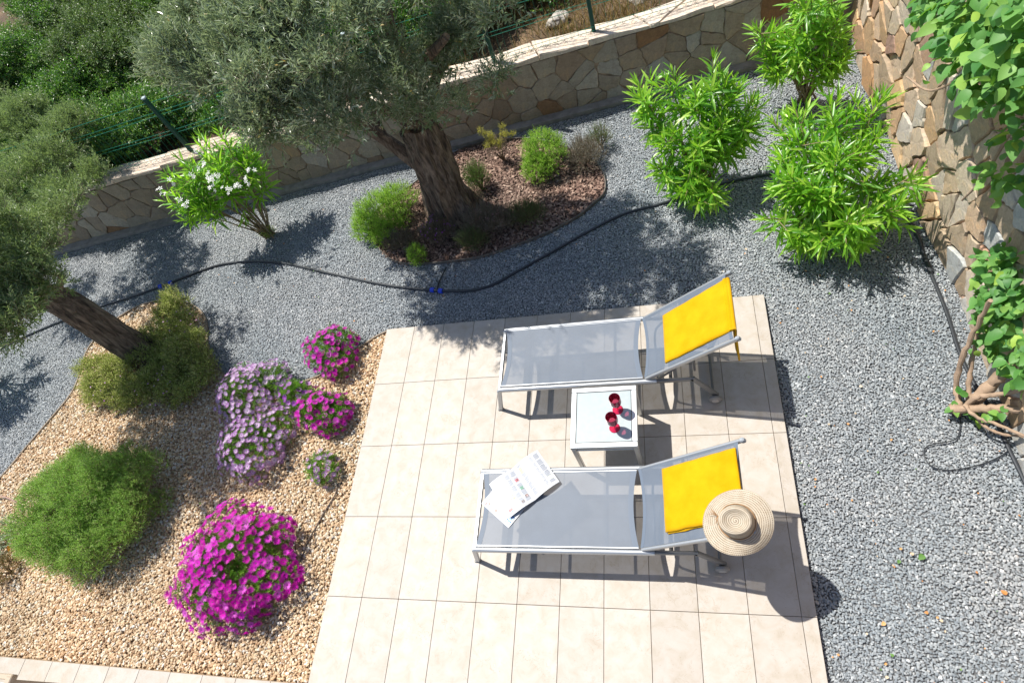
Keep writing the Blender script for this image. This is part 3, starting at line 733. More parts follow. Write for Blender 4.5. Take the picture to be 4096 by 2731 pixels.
# ------------------------------------------------------------------ shrubs and scrub beyond the low wall
m_dark = leafmat("lentisk_leaf", [(0, (.012, .055, .010)), (.4, (.03, .11, .018)), (.75, (.07, .20, .03)), (1, (.26, .42, .05))], .38, .2, (.25, .60, .05), .5)
m_mid = leafmat("scrub_leaf", [(0, (.03, .07, .015)), (.5, (.07, .13, .03)), (.85, (.15, .24, .07)), (1, (.30, .38, .15))], .45, .2, (.3, .5, .08), .5)
T_sm = leaf_diamond(.22, .3, .1)
scrub = [((-2.75, 3.25, .45, .75, .45, .36), m_dark, "glossy dark green shrub lit in yellow-green patches behind the first fence post"),
         ((-3.95, 3.1, .55, .8, .6, .45), m_dark, "dense dark shrub in deep shade behind the wall, left of the leaning fence post"),
         ((-5.3, 2.7, .6, .9, .7, .5), m_dark, "dark shrub beyond the wall behind the left olive crown"),
         ((-4.6, 4.6, .9, 1.0, .8, .6), m_mid, "dull olive-green bush in the upper left corner beyond the fence"),
         ((-2.9, 4.4, .8, .95, .75, .6), m_mid, "fine-leaved bush with pale sunlit top beyond the fence, upper left"),
         ((-1.5, 3.7, .7, .8, .6, .5), m_dark, "dark green bush half hidden behind the big olive crown"),
         ((-6.4, 4.4, .8, 1.1, .9, .7), m_dark, "tall dark bush at the far upper left edge"),
         ((-1.2, 5.0, .9, 1.0, .8, .6), m_mid, "grey-green bush beyond the fence above the big olive crown"),
         ((.3, 4.0, .7, .6, .5, .4), m_dark, "small dark bush behind the fence right of the big olive crown"),
         ((-4.9, 3.9, .7, .9, .6, .5), m_dark, "dark shrub filling the gap between the corner bush and the fence, left"),
         ((-3.5, 5.3, .9, .9, .6, .55), m_dark, "dark green bush behind the fine-leaved one, upper left"),
         ((-2.2, 5.2, .9, .9, .6, .5), m_mid, "olive-green bush between the crown of the big olive and the top edge"),
         ((-5.6, 5.4, 1.0, .9, .6, .5), m_mid, "pale green bush at the top left corner behind the shaded ones"),
         ((-6.2, 6.4, 1.2, 1.4, 1.0, .9), m_dark, "dark thicket far behind the corner shrubs, upper left"),
         ((-1.6, 6.6, 1.2, 1.3, 1.0, .8), m_dark, "dark thicket farthest back above the middle of the fence"),
         ((1.3, 4.6, .6, .75, .5, .35), m_dark, "low dark bush beyond the fence near the left of the tall post"),
         ((3.5, 4.5, .6, .8, .5, .4), m_mid, "dull bush behind the boulders above the low wall"),
         ((-3.8, 6.4, 1.3, 1.4, 1.0, .9), m_dark, "farthest dark green thicket at the top left")]
for q, (b_, mt, lab) in enumerate(scrub):
    r = np.random.default_rng(300+q)
    o = empty("wild_shrub", (b_[0], b_[1], .5)); tag(o, lab, "shrub", "wild shrubs growing beyond the wall")
    bl = [b_]+[(b_[0]+r.uniform(-.6, .6)*b_[3], b_[1]+r.uniform(-.6, .6)*b_[4], b_[2]+r.uniform(0, .5)*b_[5], b_[3]*.5, b_[4]*.5, b_[5]*.55) for _ in range(5)]
    foliage("foliage", bl, int(7000*b_[3]*b_[4]/.6), 8, .11, .040, T_sm, [mt, m_bstem], o, r, outward=.7, upw=.5, rand=.5, splay=1.1, inner=.4, stem=.0022, clump=(60, .24))
    sb = MB()
    for a in range(7):
        t = r.uniform(0, 6.28); sb.tube(smooth_path([(0, 0, -.05), (math.cos(t)*b_[3]*.3, math.sin(t)*b_[4]*.3, .25), (math.cos(t)*b_[3]*.6, math.sin(t)*b_[4]*.6, .55)], 3), np.linspace(.018, .006, 7), 5)
    sb.build("stem", [m_bstem], o)
# dry grass and weeds on the bank
m_grass = leafmat("dry_grass_blade", [(0, (.07, .05, .02)), (.35, (.20, .13, .05)), (.6, (.36, .26, .12)), (.8, (.13, .12, .035)), (1, (.07, .11, .02))], .7, .3, (.4, .3, .1), .2)
r = np.random.default_rng(55); n = 30000
gx = r.uniform(-1.2, 5.2, n); gy = wall_y(gx)+.30+r.random(n)**1.3*3.2
cl = np.sin(gx*3.3+1)*np.sin(gy*4.1)+np.sin(gx*7.7)*np.sin(gy*8.3)*.6+r.normal(size=n)*.5
q = cl > -.1; gx, gy = gx[q], gy[q]; n = len(gx)
O = np.stack([gx, gy, ter_z(gx, gy)-.01], -1); D = norm(np.stack([r.normal(0, .45, n), r.normal(0, .45, n), np.full(n, 1.)], -1))
T_gr = (np.array([(0, -.022, 0), (0, .022, 0), (.55, .016, -.02), (.55, -.016, -.02), (1, 0, -.22)]), np.array([(0, 1, 2), (0, 2, 3), (3, 2, 4)]))
V_, F_, li = place(T_gr, O, D, norm(r.normal(size=(n, 3))), r.uniform(.05, .22, n))
tag(mesh_np("dry_grass", V_, F_, [m_grass], rnd=r.random(n)[li]), kind="stuff")
# twiggy litter
r = np.random.default_rng(56); b_ = MB()
for a in range(260):
    x = r.uniform(-.6, 4.6); y = wall_y(x)+.28+r.random()**1.5*2.2; z = ter_z(np.array(x), np.array(y))+.03
    t = r.uniform(0, 6.28); L = r.uniform(.1, .35); b_.tube([(x, y, z), (x+L*.5*math.cos(t), y+L*.5*math.sin(t), z+r.uniform(.02, .12)), (x+L*math.cos(t+.3), y+L*math.sin(t+.3), z+r.uniform(.0, .2))], [.004, .003, .001], 4)
tag(b_.build("dead_twigs", [simple("dead_wood", (.20, .15, .10), .9, var=.4, vscale=8)]), kind="stuff")
m_boul = rockmat("grey_boulder", [(0, (.30, .28, .25)), (1, (.42, .39, .34))])
def rock(c, s, seed, label):
    rg_ = np.random.default_rng(seed); import bmesh
    bm = bmesh.new(); bmesh.ops.create_icosphere(bm, subdivisions=3, radius=1)
    for v in bm.verts:
        f = 1+.35*mnoise.noise(v.co*1.2+Vector((seed, 0, 0)))+.12*mnoise.noise(v.co*3.7); v.co = Vector((v.co.x*s[0]*f, v.co.y*s[1]*f, v.co.z*s[2]*f))
    me = bpy.data.meshes.new("boulder"); bm.to_mesh(me); bm.free(); me.materials.append(m_boul)
    o = bpy.data.objects.new("boulder", me); o.location = c; o.rotation_euler = (0, 0, seed*1.3); COL.objects.link(o)
    return tag(o, label, "rock", "boulders beyond the fence")
rock((2.62, 3.65, .58), (.22, .16, .12), 1, "grey boulder in the dry grass just right of the tall fence post")
rock((3.05, 3.72, .58), (.15, .12, .12), 2, "smaller pale boulder nearest the wall beyond the fence, farther right")
rock((1.65, 3.6, .56), (.13, .10, .07), 3, "low flat rock in the dry grass left of the tall fence post")

# ------------------------------------------------------------------ oleanders: long leaves, each a part
m_olea = leafmat("oleander_leaf", [(0, (.06, .19, .02)), (.3, (.12, .31, .03)), (.6, (.20, .42, .04)), (.85, (.32, .54, .06)), (1, (.50, .66, .12))], .33, .42, (.42, .80, .04), .6)
m_ostem = simple("oleander_stem", (.26, .20, .11), .75, var=.25, vscale=20)
m_white = petalmat("white_petal", [(0, (.80, .80, .78)), (1, (.86, .86, .84))], (.8, .8, .75))
def leaf_variants(name, Ts, mats, parent):
    out = []
    for T in Ts:
        o = mesh_np(name, T[0], T[1], mats, rnd=np.full(len(T[1]), 0.), smooth=True); out.append(o.data); bpy.data.objects.remove(o)
    return out
OLM = None
def frame_mat(o, d, nrm, s):
    d = d/np.linalg.norm(d); b = np.cross(nrm, d); b /= np.linalg.norm(b)+1e-9; n_ = np.cross(d, b)
    M = Matrix.Identity(4)
    for i in range(3):
        M[i][0] = d[i]*s; M[i][1] = b[i]*s; M[i][2] = n_[i]*s; M[i][3] = o[i]
    return M
CAMP = np.array([2.763, -3.035, 4.327])
def split_leaves(name, parent, O, D, NN, S, Ts, meshes, mats, r, limit=300, rnd=None, stuffname="foliage", w=None):
    """the leaves that show largest become parts; the rest one part of kind stuff"""
    O = O-np.array(parent.location)
    # nearest and outermost leaves towards the camera first
    v = CAMP-np.array(parent.location); v = v/np.linalg.norm(v); face = np.abs((norm(np.cross(np.cross(NN, D), -D) if False else NN))@v)
    score = (O@v)*1.0+face*.25+S*1.5
    order = np.argsort(-score); big = order[:limit]; rest = order[limit:]
    for i in big:
        o = bpy.data.objects.new(name, meshes[int(r.integers(len(meshes)))]); o.matrix_local = frame_mat(O[i], D[i], NN[i], S[i]); COL.objects.link(o); o.parent = parent
    if len(rest):
        Vs, Fs, Ms, off = [], [], [], 0
        which = r.integers(0, len(Ts), len(rest))
        for t in range(len(Ts)):
            q = rest[which == t]
            if not len(q): continue
            V_, F_, li = place(Ts[t], O[q], D[q], NN[q], S[q]); Vs.append(V_); Fs.append(F_+off); off += len(V_); Ms.append(r.random(len(q))[li])
        o = mesh_np(stuffname, np.concatenate(Vs), np.concatenate(Fs), mats, rnd=np.concatenate(Ms), smooth=True, parent=parent); o["kind"] = "stuff"
OT = [leaf_lance(.068, .35, b_) for b_ in (.05, .2, .4)]
olm = leaf_variants("oleander_leaf", OT, [m_olea], None)
def oleander(foot, tips, seed, label, leafL=.125, per=30, spread=.10, flowers=None, nstem=None, hang=.3):
    r = np.random.default_rng(seed); root = empty("oleander", foot); tag(root, label, "oleander", "oleander bushes in the gravel")
    f = np.array(foot); OO, DD, NN, SS = [], [], [], []
    sb = MB()
    for q, tp in enumerate(tips):
        tp = np.array(tp, float); d = tp-f; mid = f+d*.5+np.array([0, 0, .10*np.linalg.norm(d)])+r.normal(size=3)*.03
        b0 = f+np.array([r.normal(0, .03), r.normal(0, .03), 0]); P = smooth_path([b0-f, (f+(mid-f)*.5+r.normal(size=3)*.015)-f, mid-f, tp-f], 5)
        sb.tube(P, np.linspace(.011, .0035, len(P)), 5)
        # main shoot and side shoots
        ends = [(tp, P[-1]-P[-4])]
        for a in range(3):
            o_ = mid+(tp-mid)*r.uniform(.0, .75); sd = norm(P[-1]-P[-5]+r.normal(size=3)*.25)*1.0
            e_ = o_+norm(sd+r.normal(size=3)*.55)*r.uniform(.10, .22); sb.tube([o_-f, e_-f], [.004, .0025], 4); ends.append((e_, e_-o_))
        for (e, dr) in ends:
            dr = dr/np.linalg.norm(dr); dr = norm(dr+np.array([0, 0, .35])); k = per if e is tp else int(per*.62)
            a = norm(np.cross(dr, (0.3, .2, 1.))); b = np.cross(dr, a); L = .26 if e is tp else .17
            for i in range(k):
                t = i/k; th = (i % 3)*2.094+(i//3)*1.05+r.uniform(-.3, .3); side = a*math.cos(th)+b*math.sin(th)
                sp = 1.15-1.0*t; dd = norm(dr*(.25+.9*t)+side*sp+r.normal(size=3)*.12+np.array([0, 0, -.12*(1-t)*hang*3]))
                OO.append(e-dr*L*(1-t)); DD.append(dd); NN.append(norm(dr*.8+np.array([0, 0, .35])-side*.2+r.normal(size=3)*.2)); SS.append(leafL*(.62+.5*math.sin(math.pi*min(1, .25+t*.8)))*r.uniform(.8, 1.15))
    sb.build("stem", [m_ostem], root)
    split_leaves("leaf", root, np.array(OO), np.array(DD), np.array(NN), np.array(SS), OT, olm, [m_olea], r)
    return root, r
def tipset(c, rad, n, r, zmin=.25):
    P = []
    while len(P) < n:
        d = r.normal(size=3); d /= np.linalg.norm(d); d[2] = abs(d[2])*1.0-.15; q = np.array(c)+d*np.array(rad)*r.uniform(.6, 1)
        P.append(q)
    return P
r = np.random.default_rng(7)
def jit(L, r, k=2, s=.07): return [tuple(np.array(p)+r.normal(0, s, 3)*(1, 1, .7)) for p in L for _ in range(k)]
oA, _ = oleander((3.02, 1.40, GZ), jit([(2.599,1.566,0.750), (2.629,1.171,0.400), (2.802,1.041,0.280), (3.091,0.982,0.280), (3.177,1.531,1.150), (2.875,1.604,1.050), (3.459,1.434,0.750), (3.291,1.234,0.500), (2.555,1.655,0.850), (2.993,1.352,1.000), (2.767,1.297,0.700), (3.041,1.166,0.750), (3.270,1.447,0.950), (2.958,1.043,0.550), (3.221,1.272,0.800), (3.400,1.307,0.600)], r), 401, "lush green oleander between the mulch bed and the other two bright oleanders, nearest the middle", .165, 22)
oB, _ = oleander((4.06, 2.28, GZ), jit([(3.675,2.377,0.850), (4.189,1.948,0.950), (3.909,2.159,1.150), (3.793,2.243,0.700), (4.200,1.997,0.600), (3.985,2.046,0.900), (3.820,2.421,1.100), (4.110,2.162,1.100), (3.965,2.141,0.600), (4.260,1.949,0.700), (3.743,2.301,0.500)], r), 402, "upright oleander in the far corner where the low wall meets the tall stone wall", .15, 22)
oC, _ = oleander((4.02, .60, GZ), jit([(3.447,0.527,0.420), (3.620,0.329,0.300), (3.849,0.230,0.320), (4.111,0.183,0.300), (4.363,0.399,0.420), (3.501,0.809,0.650), (3.589,1.066,0.800), (3.813,1.020,0.950), (4.054,0.902,0.950), (4.210,0.744,0.850), (3.696,0.517,0.750), (3.953,0.578,0.850), (4.310,0.587,0.600), (3.837,0.371,0.600), (4.094,0.365,0.600), (3.725,0.773,0.850), (4.206,0.956,0.950), (3.566,0.561,0.600)], r), 403, "broad oleander with dark under-leaves close to the tall stone wall, lowest of the green trio", .165, 22)
# white oleander leaning to the left, with bare stems at its foot
r = np.random.default_rng(8)
wt = [(-2.077,1.875,1.150), (-1.752,1.842,1.050), (-1.556,1.707,0.950), (-2.206,1.431,1.100), (-2.107,1.515,1.000), (-2.431,1.376,0.950), (-2.231,1.244,0.850), (-1.871,1.388,0.950), (-1.796,1.410,0.850), (-1.688,1.507,1.100), (-2.086,1.201,0.800), (-2.230,1.643,1.150), (-1.639,1.737,1.000), (-1.827,1.549,1.150), (-1.549,1.964,0.900), (-1.450,1.713,0.800), (-2.117,1.312,0.950), (-2.253,1.389,1.150), (-1.681,1.791,1.250), (-1.895,1.779,1.250), (-1.994,1.405,1.200), (-2.429,1.248,0.950), (-1.587,1.946,1.100), (-2.398,1.260,0.800)]
oW, rW = oleander((-1.86, 1.52, GZ), wt, 404, "white-flowering oleander on thin bare stems leaning over the gravel near the low wall", .16, 20, hang=.15)
V_ = []; F_ = []; M_ = []
for a in range(5):
    t = a*1.2566; c, s = math.cos(t), math.sin(t); i = len(V_)
    for (x, y, z) in ((.05, 0, 0), (.5, -.24, .12), (.98, -.20, .1), (1.05, .1, .08), (.5, .22, .12)): V_.append((x*c-y*s, x*s+y*c, z))
    F_ += [(i, i+1, i+2), (i, i+2, i+3), (i, i+3, i+4)]
fl = mesh_np("flower", V_, np.array(F_), [m_white], rnd=np.zeros(len(F_))); wfm = fl.data; bpy.data.objects.remove(fl)
for q, (px, py) in enumerate([(-1.766,1.305,1.100), (-1.603,1.321,1.080)] and [(0, 0)]*1): pass
fc = [(-1.709,1.272,1.120), (-1.605,1.301,1.100), (-1.608,1.140,1.080), (-1.503,1.149,1.020), (-1.797,1.415,1.150), (-1.902,1.323,1.140), (-1.402,1.310,0.960), (-1.425,1.203,0.980), (-2.033,1.074,1.050), (-1.986,1.054,1.000), (-2.278,1.226,1.100), (-2.167,1.289,1.120), (-1.631,1.212,1.120), (-1.378,1.440,0.950), (-1.905,1.576,1.200)]
for c in fc:
    for a in range(4):
        o = bpy.data.objects.new("flower", wfm); nn_ = norm(np.array([.0, -.5, 1.])+rW.normal(size=3)*.35); p = np.array(c)+rW.normal(size=3)*.022-np.array(oW.location)
        t = norm(np.cross(nn_, rW.normal(size=3))); o.matrix_local = frame_mat(p, t, nn_, rW.uniform(.020, .027)); COL.objects.link(o); o.parent = oW
m_sucker = leafmat("young_leaf", [(0, (.12, .20, .03)), (1, (.35, .40, .08))], .5, .3)
rs_ = np.random.default_rng(9)
foliage("basal_shoots", [(-1.86, 1.53, .01, .08, .07, .05)], 90, 6, .05, .02, T_sm, [m_sucker, m_gstem], oW, rs_, stem=.0012)
# oleander standing outside the left edge: only its shadow and a few leaves reach the picture
r = np.random.default_rng(10)
oleander((-5.1, -.2, GZ), tipset((-5.0, -.15, .9), (.5, .5, .4), 16, r), 405, "oleander at the left edge whose spiky shadow falls on the grey gravel", .125, 20)

# ------------------------------------------------------------------ low shrubs
def shrub(name, label, cat, blobs, nsh, k, L, leafL, T, mat, seed, stem_r=.0014, **kw):
    r = np.random.default_rng(seed); c = blobs[0]; o = empty(name, (c[0], c[1], GZ)); tag(o, label, cat)
    foliage("foliage", blobs, nsh, k, L, leafL, T, [mat, m_bstem], o, r, stem=stem_r, **kw)
    sb = MB()
    for a in range(9):
        t = r.uniform(0, 6.28); q = r.uniform(.3, .8); sb.tube(smooth_path([(0, 0, -.01), (math.cos(t)*c[3]*q*.5, math.sin(t)*c[4]*q*.5, c[5]*.5), (math.cos(t)*c[3]*q, math.sin(t)*c[4]*q, c[5]*.9)], 3), np.linspace(.008, .003, 7), 5)
    sb.build("stem", [m_bstem], o)
    return o
T_thin = leaf_diamond(.10, .2, .1); T_fine = leaf_diamond(.16, .2, .15)
m_fern = leafmat("bright_shrub_leaf", [(0, (.11, .28, .02)), (.4, (.21, .42, .035)), (.8, (.33, .54, .06)), (1, (.46, .60, .11))], .5, .35, (.38, .72, .04), .4)
m_santo = leafmat("mound_leaf", [(0, (.12, .26, .04)), (.4, (.21, .39, .07)), (.75, (.30, .48, .11)), (1, (.44, .56, .18))], .5, .4, (.42, .72, .1), .4)
m_lav = leafmat("lavender_leaf", [(0, (.12, .11, .08)), (.5, (.26, .24, .18)), (.85, (.38, .36, .28)), (1, (.42, .28, .30))], .7, .15, (.3, .3, .15), .2)
m_heath = leafmat("heath_tip", [(0, (.24, .24, .03)), (.5, (.45, .44, .05)), (1, (.62, .58, .12))], .55, .3, (.6, .6, .1), .3)
m_wild = leafmat("wild_flower_leaf", [(0, (.12, .17, .03)), (.4, (.26, .34, .06)), (.75, (.44, .50, .13)), (1, (.62, .55, .28))], .55, .3, (.4, .5, .1), .3)
shrub("green_shrub", "bright feathery green shrub at the left end of the mulch bed", "shrub", [(-.30, 1.42, .10, .30, .27, .20), (-.12, 1.58, .12, .20, .16, .18), (-.45, 1.32, .06, .18, .18, .14), (-.22, 1.22, .04, .2, .15, .12)], 2700, 9, .07, .020, T_fine, m_fern, 501, upw=.7, rand=.45, splay=1.0)
shrub("green_shrub", "round bright green shrub on the right of the mulch bed beside the dry heather", "shrub", [(1.50, 1.93, .14, .22, .22, .22), (1.42, 1.80, .06, .16, .15, .14)], 1900, 9, .06, .018, T_fine, m_fern, 502, upw=.7, rand=.45, splay=1.0)
shrub("green_shrub", "small light green tuft at the front edge of the mulch bed", "shrub", [(.20, .84, .03, .08, .10, .13)], 420, 8, .05, .015, T_fine, m_fern, 503, upw=.9)
shrub("rounded_shrub", "big soft green mound-shaped shrub on the beige pebbles", "shrub", [(-2.50, -1.80, .17, .58, .50, .40), (-2.20, -1.62, .18, .38, .38, .32), (-2.78, -2.0, .10, .35, .28, .26), (-2.35, -2.06, .08, .36, .26, .24), (-2.72, -1.58, .12, .38, .35, .30), (-2.15, -1.80, .10, .30, .30, .26)], 22000, 6, .06, .026, T_thin, m_santo, 504, upw=.45, rand=.35, splay=.7, inner=.45, outward=1.0, wind=(-.15, .05, 0), clump=(330, .085))
# heath with yellow tips
hs = shrub("heath_shrub", "twiggy heath shrub with yellow-green tips at the back edge of the mulch bed", "shrub", [(.98, 2.14, .12, .15, .12, .16)], 260, 8, .06, .010, T_thin, m_lav, 505, stem_r=.002, upw=1.2, rand=.25, inner=.2)
rs_ = np.random.default_rng(506)
tb_ = [(.98+rs_.normal(0, .10), 2.14+rs_.normal(0, .08), .22+rs_.uniform(-.12, .14), .028, .028, .05) for _ in range(15)]
foliage("yellow_tips", tb_, 900, 8, .035, .012, T_thin, [m_heath, m_twig], hs, rs_, upw=1.0, stem=.001, inner=.2)
# lavender and dried heather patches
for q, (c, sx, sy, sz, ns, mt, lab) in enumerate([
        ((0.381,1.127,0.000), .22, .16, .12, 700, m_lav, "grey lavender with violet flowers at the foot of the big olive trunk"),
        ((-0.059,1.079,0.000), .20, .12, .08, 420, m_lav, "sparse grey lavender beside the left green shrub"),
        ((0.952,1.149,0.000), .30, .18, .15, 900, m_lav, "pinkish dried lavender in the shaded front of the mulch bed"),
        ((1.316,1.202,0.000), .22, .14, .10, 500, m_mid, "small dark green herb patch in the shaded mulch"),
        ((1.900,1.886,0.000), .20, .20, .16, 620, m_lav, "brown dried heather at the right end of the mulch bed"),
        ((2.057,2.112,0.000), .13, .12, .14, 180, m_mid, "wispy dark weed behind the right end of the mulch bed"),
        ((0.789,0.944,0.000), .16, .12, .10, 380, m_mid, "low dusty green herb near the front edging of the mulch bed"),
        ((0.768,1.741,0.000), .12, .14, .22, 420, m_dark, "dark green sucker shoots against the right side of the big olive trunk")]):
    o = shrub("dry_shrub", lab, "shrub", [(c[0], c[1], sz*.4, sx, sy, sz)], ns*2, 8, .08, .015, T_thin, mt, 520+q, stem_r=.0016, upw=1.2, rand=.35, inner=.1, splay=.6)
    o["group"] = "small herbs planted in the bark mulch"
m_violet = petalmat("violet_petal", [(0, (.22, .03, .42)), (.6, (.35, .06, .5)), (1, (.5, .18, .5))], (.5, .1, .6))
def speckle(name, parent, blob, n, size, mat, seed, T=None):
    r = np.random.default_rng(seed); P, nn = shell_points([blob], n, r, .8); q = P[:, 2] > GZ+.02; P, nn = P[q], nn[q]
    T = T or leaf_diamond(.45, .1, .0); O, D, NN, SS = [], [], [], []
    for a in range(4):
        t = a*1.57; u_ = norm(np.cross(nn, (0.2, .1, 1.))); v_ = np.cross(nn, u_); O.append(P+nn*.015); D.append(u_*math.cos(t)+v_*math.sin(t)+nn*.25); NN.append(nn); SS.append(np.full(len(P), size)*r.uniform(.7, 1.2, len(P)))
    V_, F_, li = place(T, np.concatenate(O), np.concatenate(D), np.concatenate(NN), np.concatenate(SS))
    o = mesh_np(name, V_-np.array(parent.location), F_, [mat], rnd=r.random(len(F_)), parent=parent); o["kind"] = "stuff"; return o
lv = [o for o in bpy.data.objects if o.name.startswith("dry_shrub") and o.type == 'EMPTY']
c = (0.381,1.127,0.000); speckle("flowers", lv[0], (c[0], c[1], .08, .2, .16, .14), 60, .008, m_violet, 77)
c = (0.952,1.149,0.000); speckle("flowers", lv[2], (c[0], c[1], .1, .26, .16, .16), 90, .006, petalmat("pink_dry_petal", [(0, (.30, .14, .16)), (1, (.42, .25, .26))], (.4, .2, .2)), 78)
# sprawling wild flowers round the left olive
wf = shrub("wild_flower_bush", "sprawling straggly green bush with tiny pink flowers around the leaning olive trunk", "bush",
           [E((-2.730,-0.335,0.060), .42, .32, .17), E((-2.499,0.136,0.050), .26, .24, .12), E((-2.753,0.521,0.030), .24, .16, .09), E((-2.160,-0.182,0.080), .24, .26, .17), E((-3.299,-0.290,0.050), .26, .22, .13), E((-2.430,-0.503,0.050), .34, .20, .16), E((-2.827,-0.524,0.040), .26, .16, .13), E((-1.974,-0.483,0.050), .18, .2, .13), E((-3.237,-0.545,0.030), .18, .14, .1), E((-2.811,0.023,0.100), .2, .2, .15)],
           10500, 8, .08, .021, T_sm, m_wild, 540, upw=.7, rand=.65, inner=.2, clump=(200, .085))
for q, (px, s) in enumerate([((-2.453,0.202,0.200), .3), ((-2.441,-0.531,0.200), .35), ((-3.048,-0.500,0.120), .25)]):
    speckle("flowers", wf, (px[0], px[1], .12, s, s*.8, .12), 26 if q < 2 else 16, .010, petalmat("pink_petal", [(0, (.55, .16, .5)), (.7, (.62, .35, .62)), (1, (.8, .75, .78))], (.6, .3, .6)), 90+q)
# gazania and dry plant at the left edge
gz = shrub("silver_plant", "silvery-leaved plant with one orange flower at the left edge of the pebbles", "plant", [E((-3.601,-2.041,0.030), .16, .18, .10)], 150, 6, .07, .05, T_thin, leafmat("silver_leaf", [(0, (.25, .30, .22)), (1, (.50, .55, .45))], .6, .2), 550, upw=.5)
speckle("flowers", gz, E((-3.398,-2.142,0.100), .02, .02, .03), 2, .022, simple("orange_petal", (.80, .35, .02), .5), 95)
shrub("dry_plant", "yellowing dry tuft below the silvery plant at the left edge", "plant", [E((-3.391,-2.312,0.030), .15, .13, .08)], 200, 6, .06, .03, T_thin, m_grass, 551, upw=.8)

# ------------------------------------------------------------------ daisies: each flower head a part
m_mag = petalmat("magenta_petal", [(0, (.40, .003, .26)), (.4, (.52, .006, .37)), (.75, (.60, .02, .50)), (1, (.66, .14, .60))], (.72, .01, .52), .28)
m_lil = petalmat("lilac_petal", [(0, (.36, .13, .42)), (.5, (.46, .22, .52)), (1, (.60, .42, .64))], (.7, .4, .75), .28)
m_lil_in = petalmat("pale_lilac_ring", [(0, (.52, .36, .56)), (1, (.66, .54, .68))], (.8, .6, .8), .28)
m_pur = petalmat("purple_petal", [(0, (.28, .06, .40)), (.6, (.42, .12, .55)), (1, (.60, .32, .68))], (.55, .15, .7), .28)
m_eye = simple("dark_flower_eye", (.05, .015, .10), .6)
m_eye2 = simple("purple_flower_eye", (.16, .01, .12), .6)
m_dais = leafmat("daisy_leaf", [(0, (.045, .13, .015)), (.4, (.09, .23, .02)), (.8, (.16, .34, .03)), (1, (.26, .42, .06))], .45, .3, (.3, .6, .04), .4)
def daisy_mesh(mo, mi, me_, n=15, cup=.18, seed=0):
    r = np.random.default_rng(seed); V = []; F = []; M = []
    for a in range(n):
        t = a*2*math.pi/n+r.uniform(-.06, .06); L = r.uniform(.88, 1.08); w = .115; z0 = cup*r.uniform(.4, 1.3)
        c, s = math.cos(t), math.sin(t); i = len(V)
        for (x, y, z) in ((.14, -.05, 0), (.14, .05, 0), (.45, w*.9, .45*z0+.02), (.45, -w*.9, .45*z0+.02), (.92*L, w*.62, z0), (.92*L, -w*.62, z0), (L, 0, z0*.95)): V.append((x*c-y*s, x*s+y*c, z))
        F += [(i, i+3, i+2), (i, i+2, i+1), (i+3, i+5, i+4), (i+3, i+4, i+2), (i+5, i+6, i+4)]; M += [1, 1, 0, 0, 0]
    i = len(V)
    for a in range(6): V.append((.17*math.cos(a*1.047), .17*math.sin(a*1.047), .03))
    V.append((0, 0, .10)); F += [(i+a, i+(a+1) % 6, i+6) for a in range(6)]; M += [2]*6
    o = mesh_np("daisy", V, np.array(F), [mo, mi, me_], M, rnd=np.zeros(len(F))); me = o.data; bpy.data.objects.remove(o); return me
def daisy_bush(label, blobs, nfl, size, mo, mi, me_, seed, nleaf=1200, lean=(0, -.1), lim=300, bare=.0):
    r = np.random.default_rng(seed); b0 = blobs[0]; root = empty("daisy_bush", (b0[0], b0[1], GZ)); tag(root, label, "daisy bush", "flowering daisy bushes on the beige pebbles")
    bl = [(b[0], b[1], b[2], b[3]*.93, b[4]*.93, b[5]*.9) for b in blobs]
    foliage("foliage", bl, nleaf, 8, .05, .026, leaf_diamond(.15, .25, .15), [m_dais, m_gstem], root, r, upw=.6, rand=.4, inner=.55, stem=.0013)
    ms = [daisy_mesh(mo, mi, me_, 15, c_, s_) for c_, s_ in ((.15, 1), (.35, 2), (.55, 3))]
    P, nn = shell_points(blobs, nfl*9, r, .93); keep = []; 
    for i in range(len(P)):
        if P[i][2] < GZ+.05: continue
        ok = True
        for (b) in blobs:
            if (((P[i]-np.array(b[:3]))/np.array(b[3:6]))**2).sum() < .72: ok = False; break
        if not ok: continue
        for j in keep[-900:]:
            if np.linalg.norm(P[i]-P[j]) < size*.70: ok = False; break
        if ok and r.random() > bare*(.5+.5*math.sin(P[i][0]*23)*math.sin(P[i][1]*19)): keep.append(i)
        if len(keep) >= nfl: break
    sb = MB(); rest = []
    v = norm(CAMP-np.array(root.location)); keep.sort(key=lambda i: -(nn[i]@v))
    for q, i in enumerate(keep):
        n_ = norm(nn[i]+np.array([lean[0], lean[1], .45])+r.normal(size=3)*.28); t = norm(np.cross(n_, r.normal(size=3))); s = size*r.uniform(.40, .58); p = P[i]-np.array(root.location)
        if q < lim:
            o = bpy.data.objects.new("flower", ms[int(r.integers(3))]); o.matrix_local = frame_mat(p+n_*.012, t, n_, s); COL.objects.link(o); o.parent = root
        else: rest.append((p, t, n_, s))
        if q % 2 == 0: sb.tube([p-nn[i]*.05, p+n_*.01], .0016, 3)
    if rest:
        MV, MF, MM, off = [], [], [], 0
        for (p, t, n_, s) in rest:
            me = ms[int(r.integers(3))]; co = np.zeros(len(me.vertices)*3); me.vertices.foreach_get("co", co); co = co.reshape(-1, 3)
            M = np.array(frame_mat(p+n_*.012, t, n_, s)); MV.append(co@M[:3, :3].T+M[:3, 3]); MF.append(np.array([tuple(q.vertices) for q in me.polygons])+off); MM += [q.material_index for q in me.polygons]; off += len(co)
        mesh_np("small_flowers", np.concatenate(MV), np.concatenate(MF), [mo, mi, me_], MM, np.repeat(r.random(len(rest)), [len(x) for x in MF]), parent=root)["kind"] = "stuff"
    if sb.n: sb.build("flower_stalks", [m_gstem], root)["kind"] = "stuff"
    return root
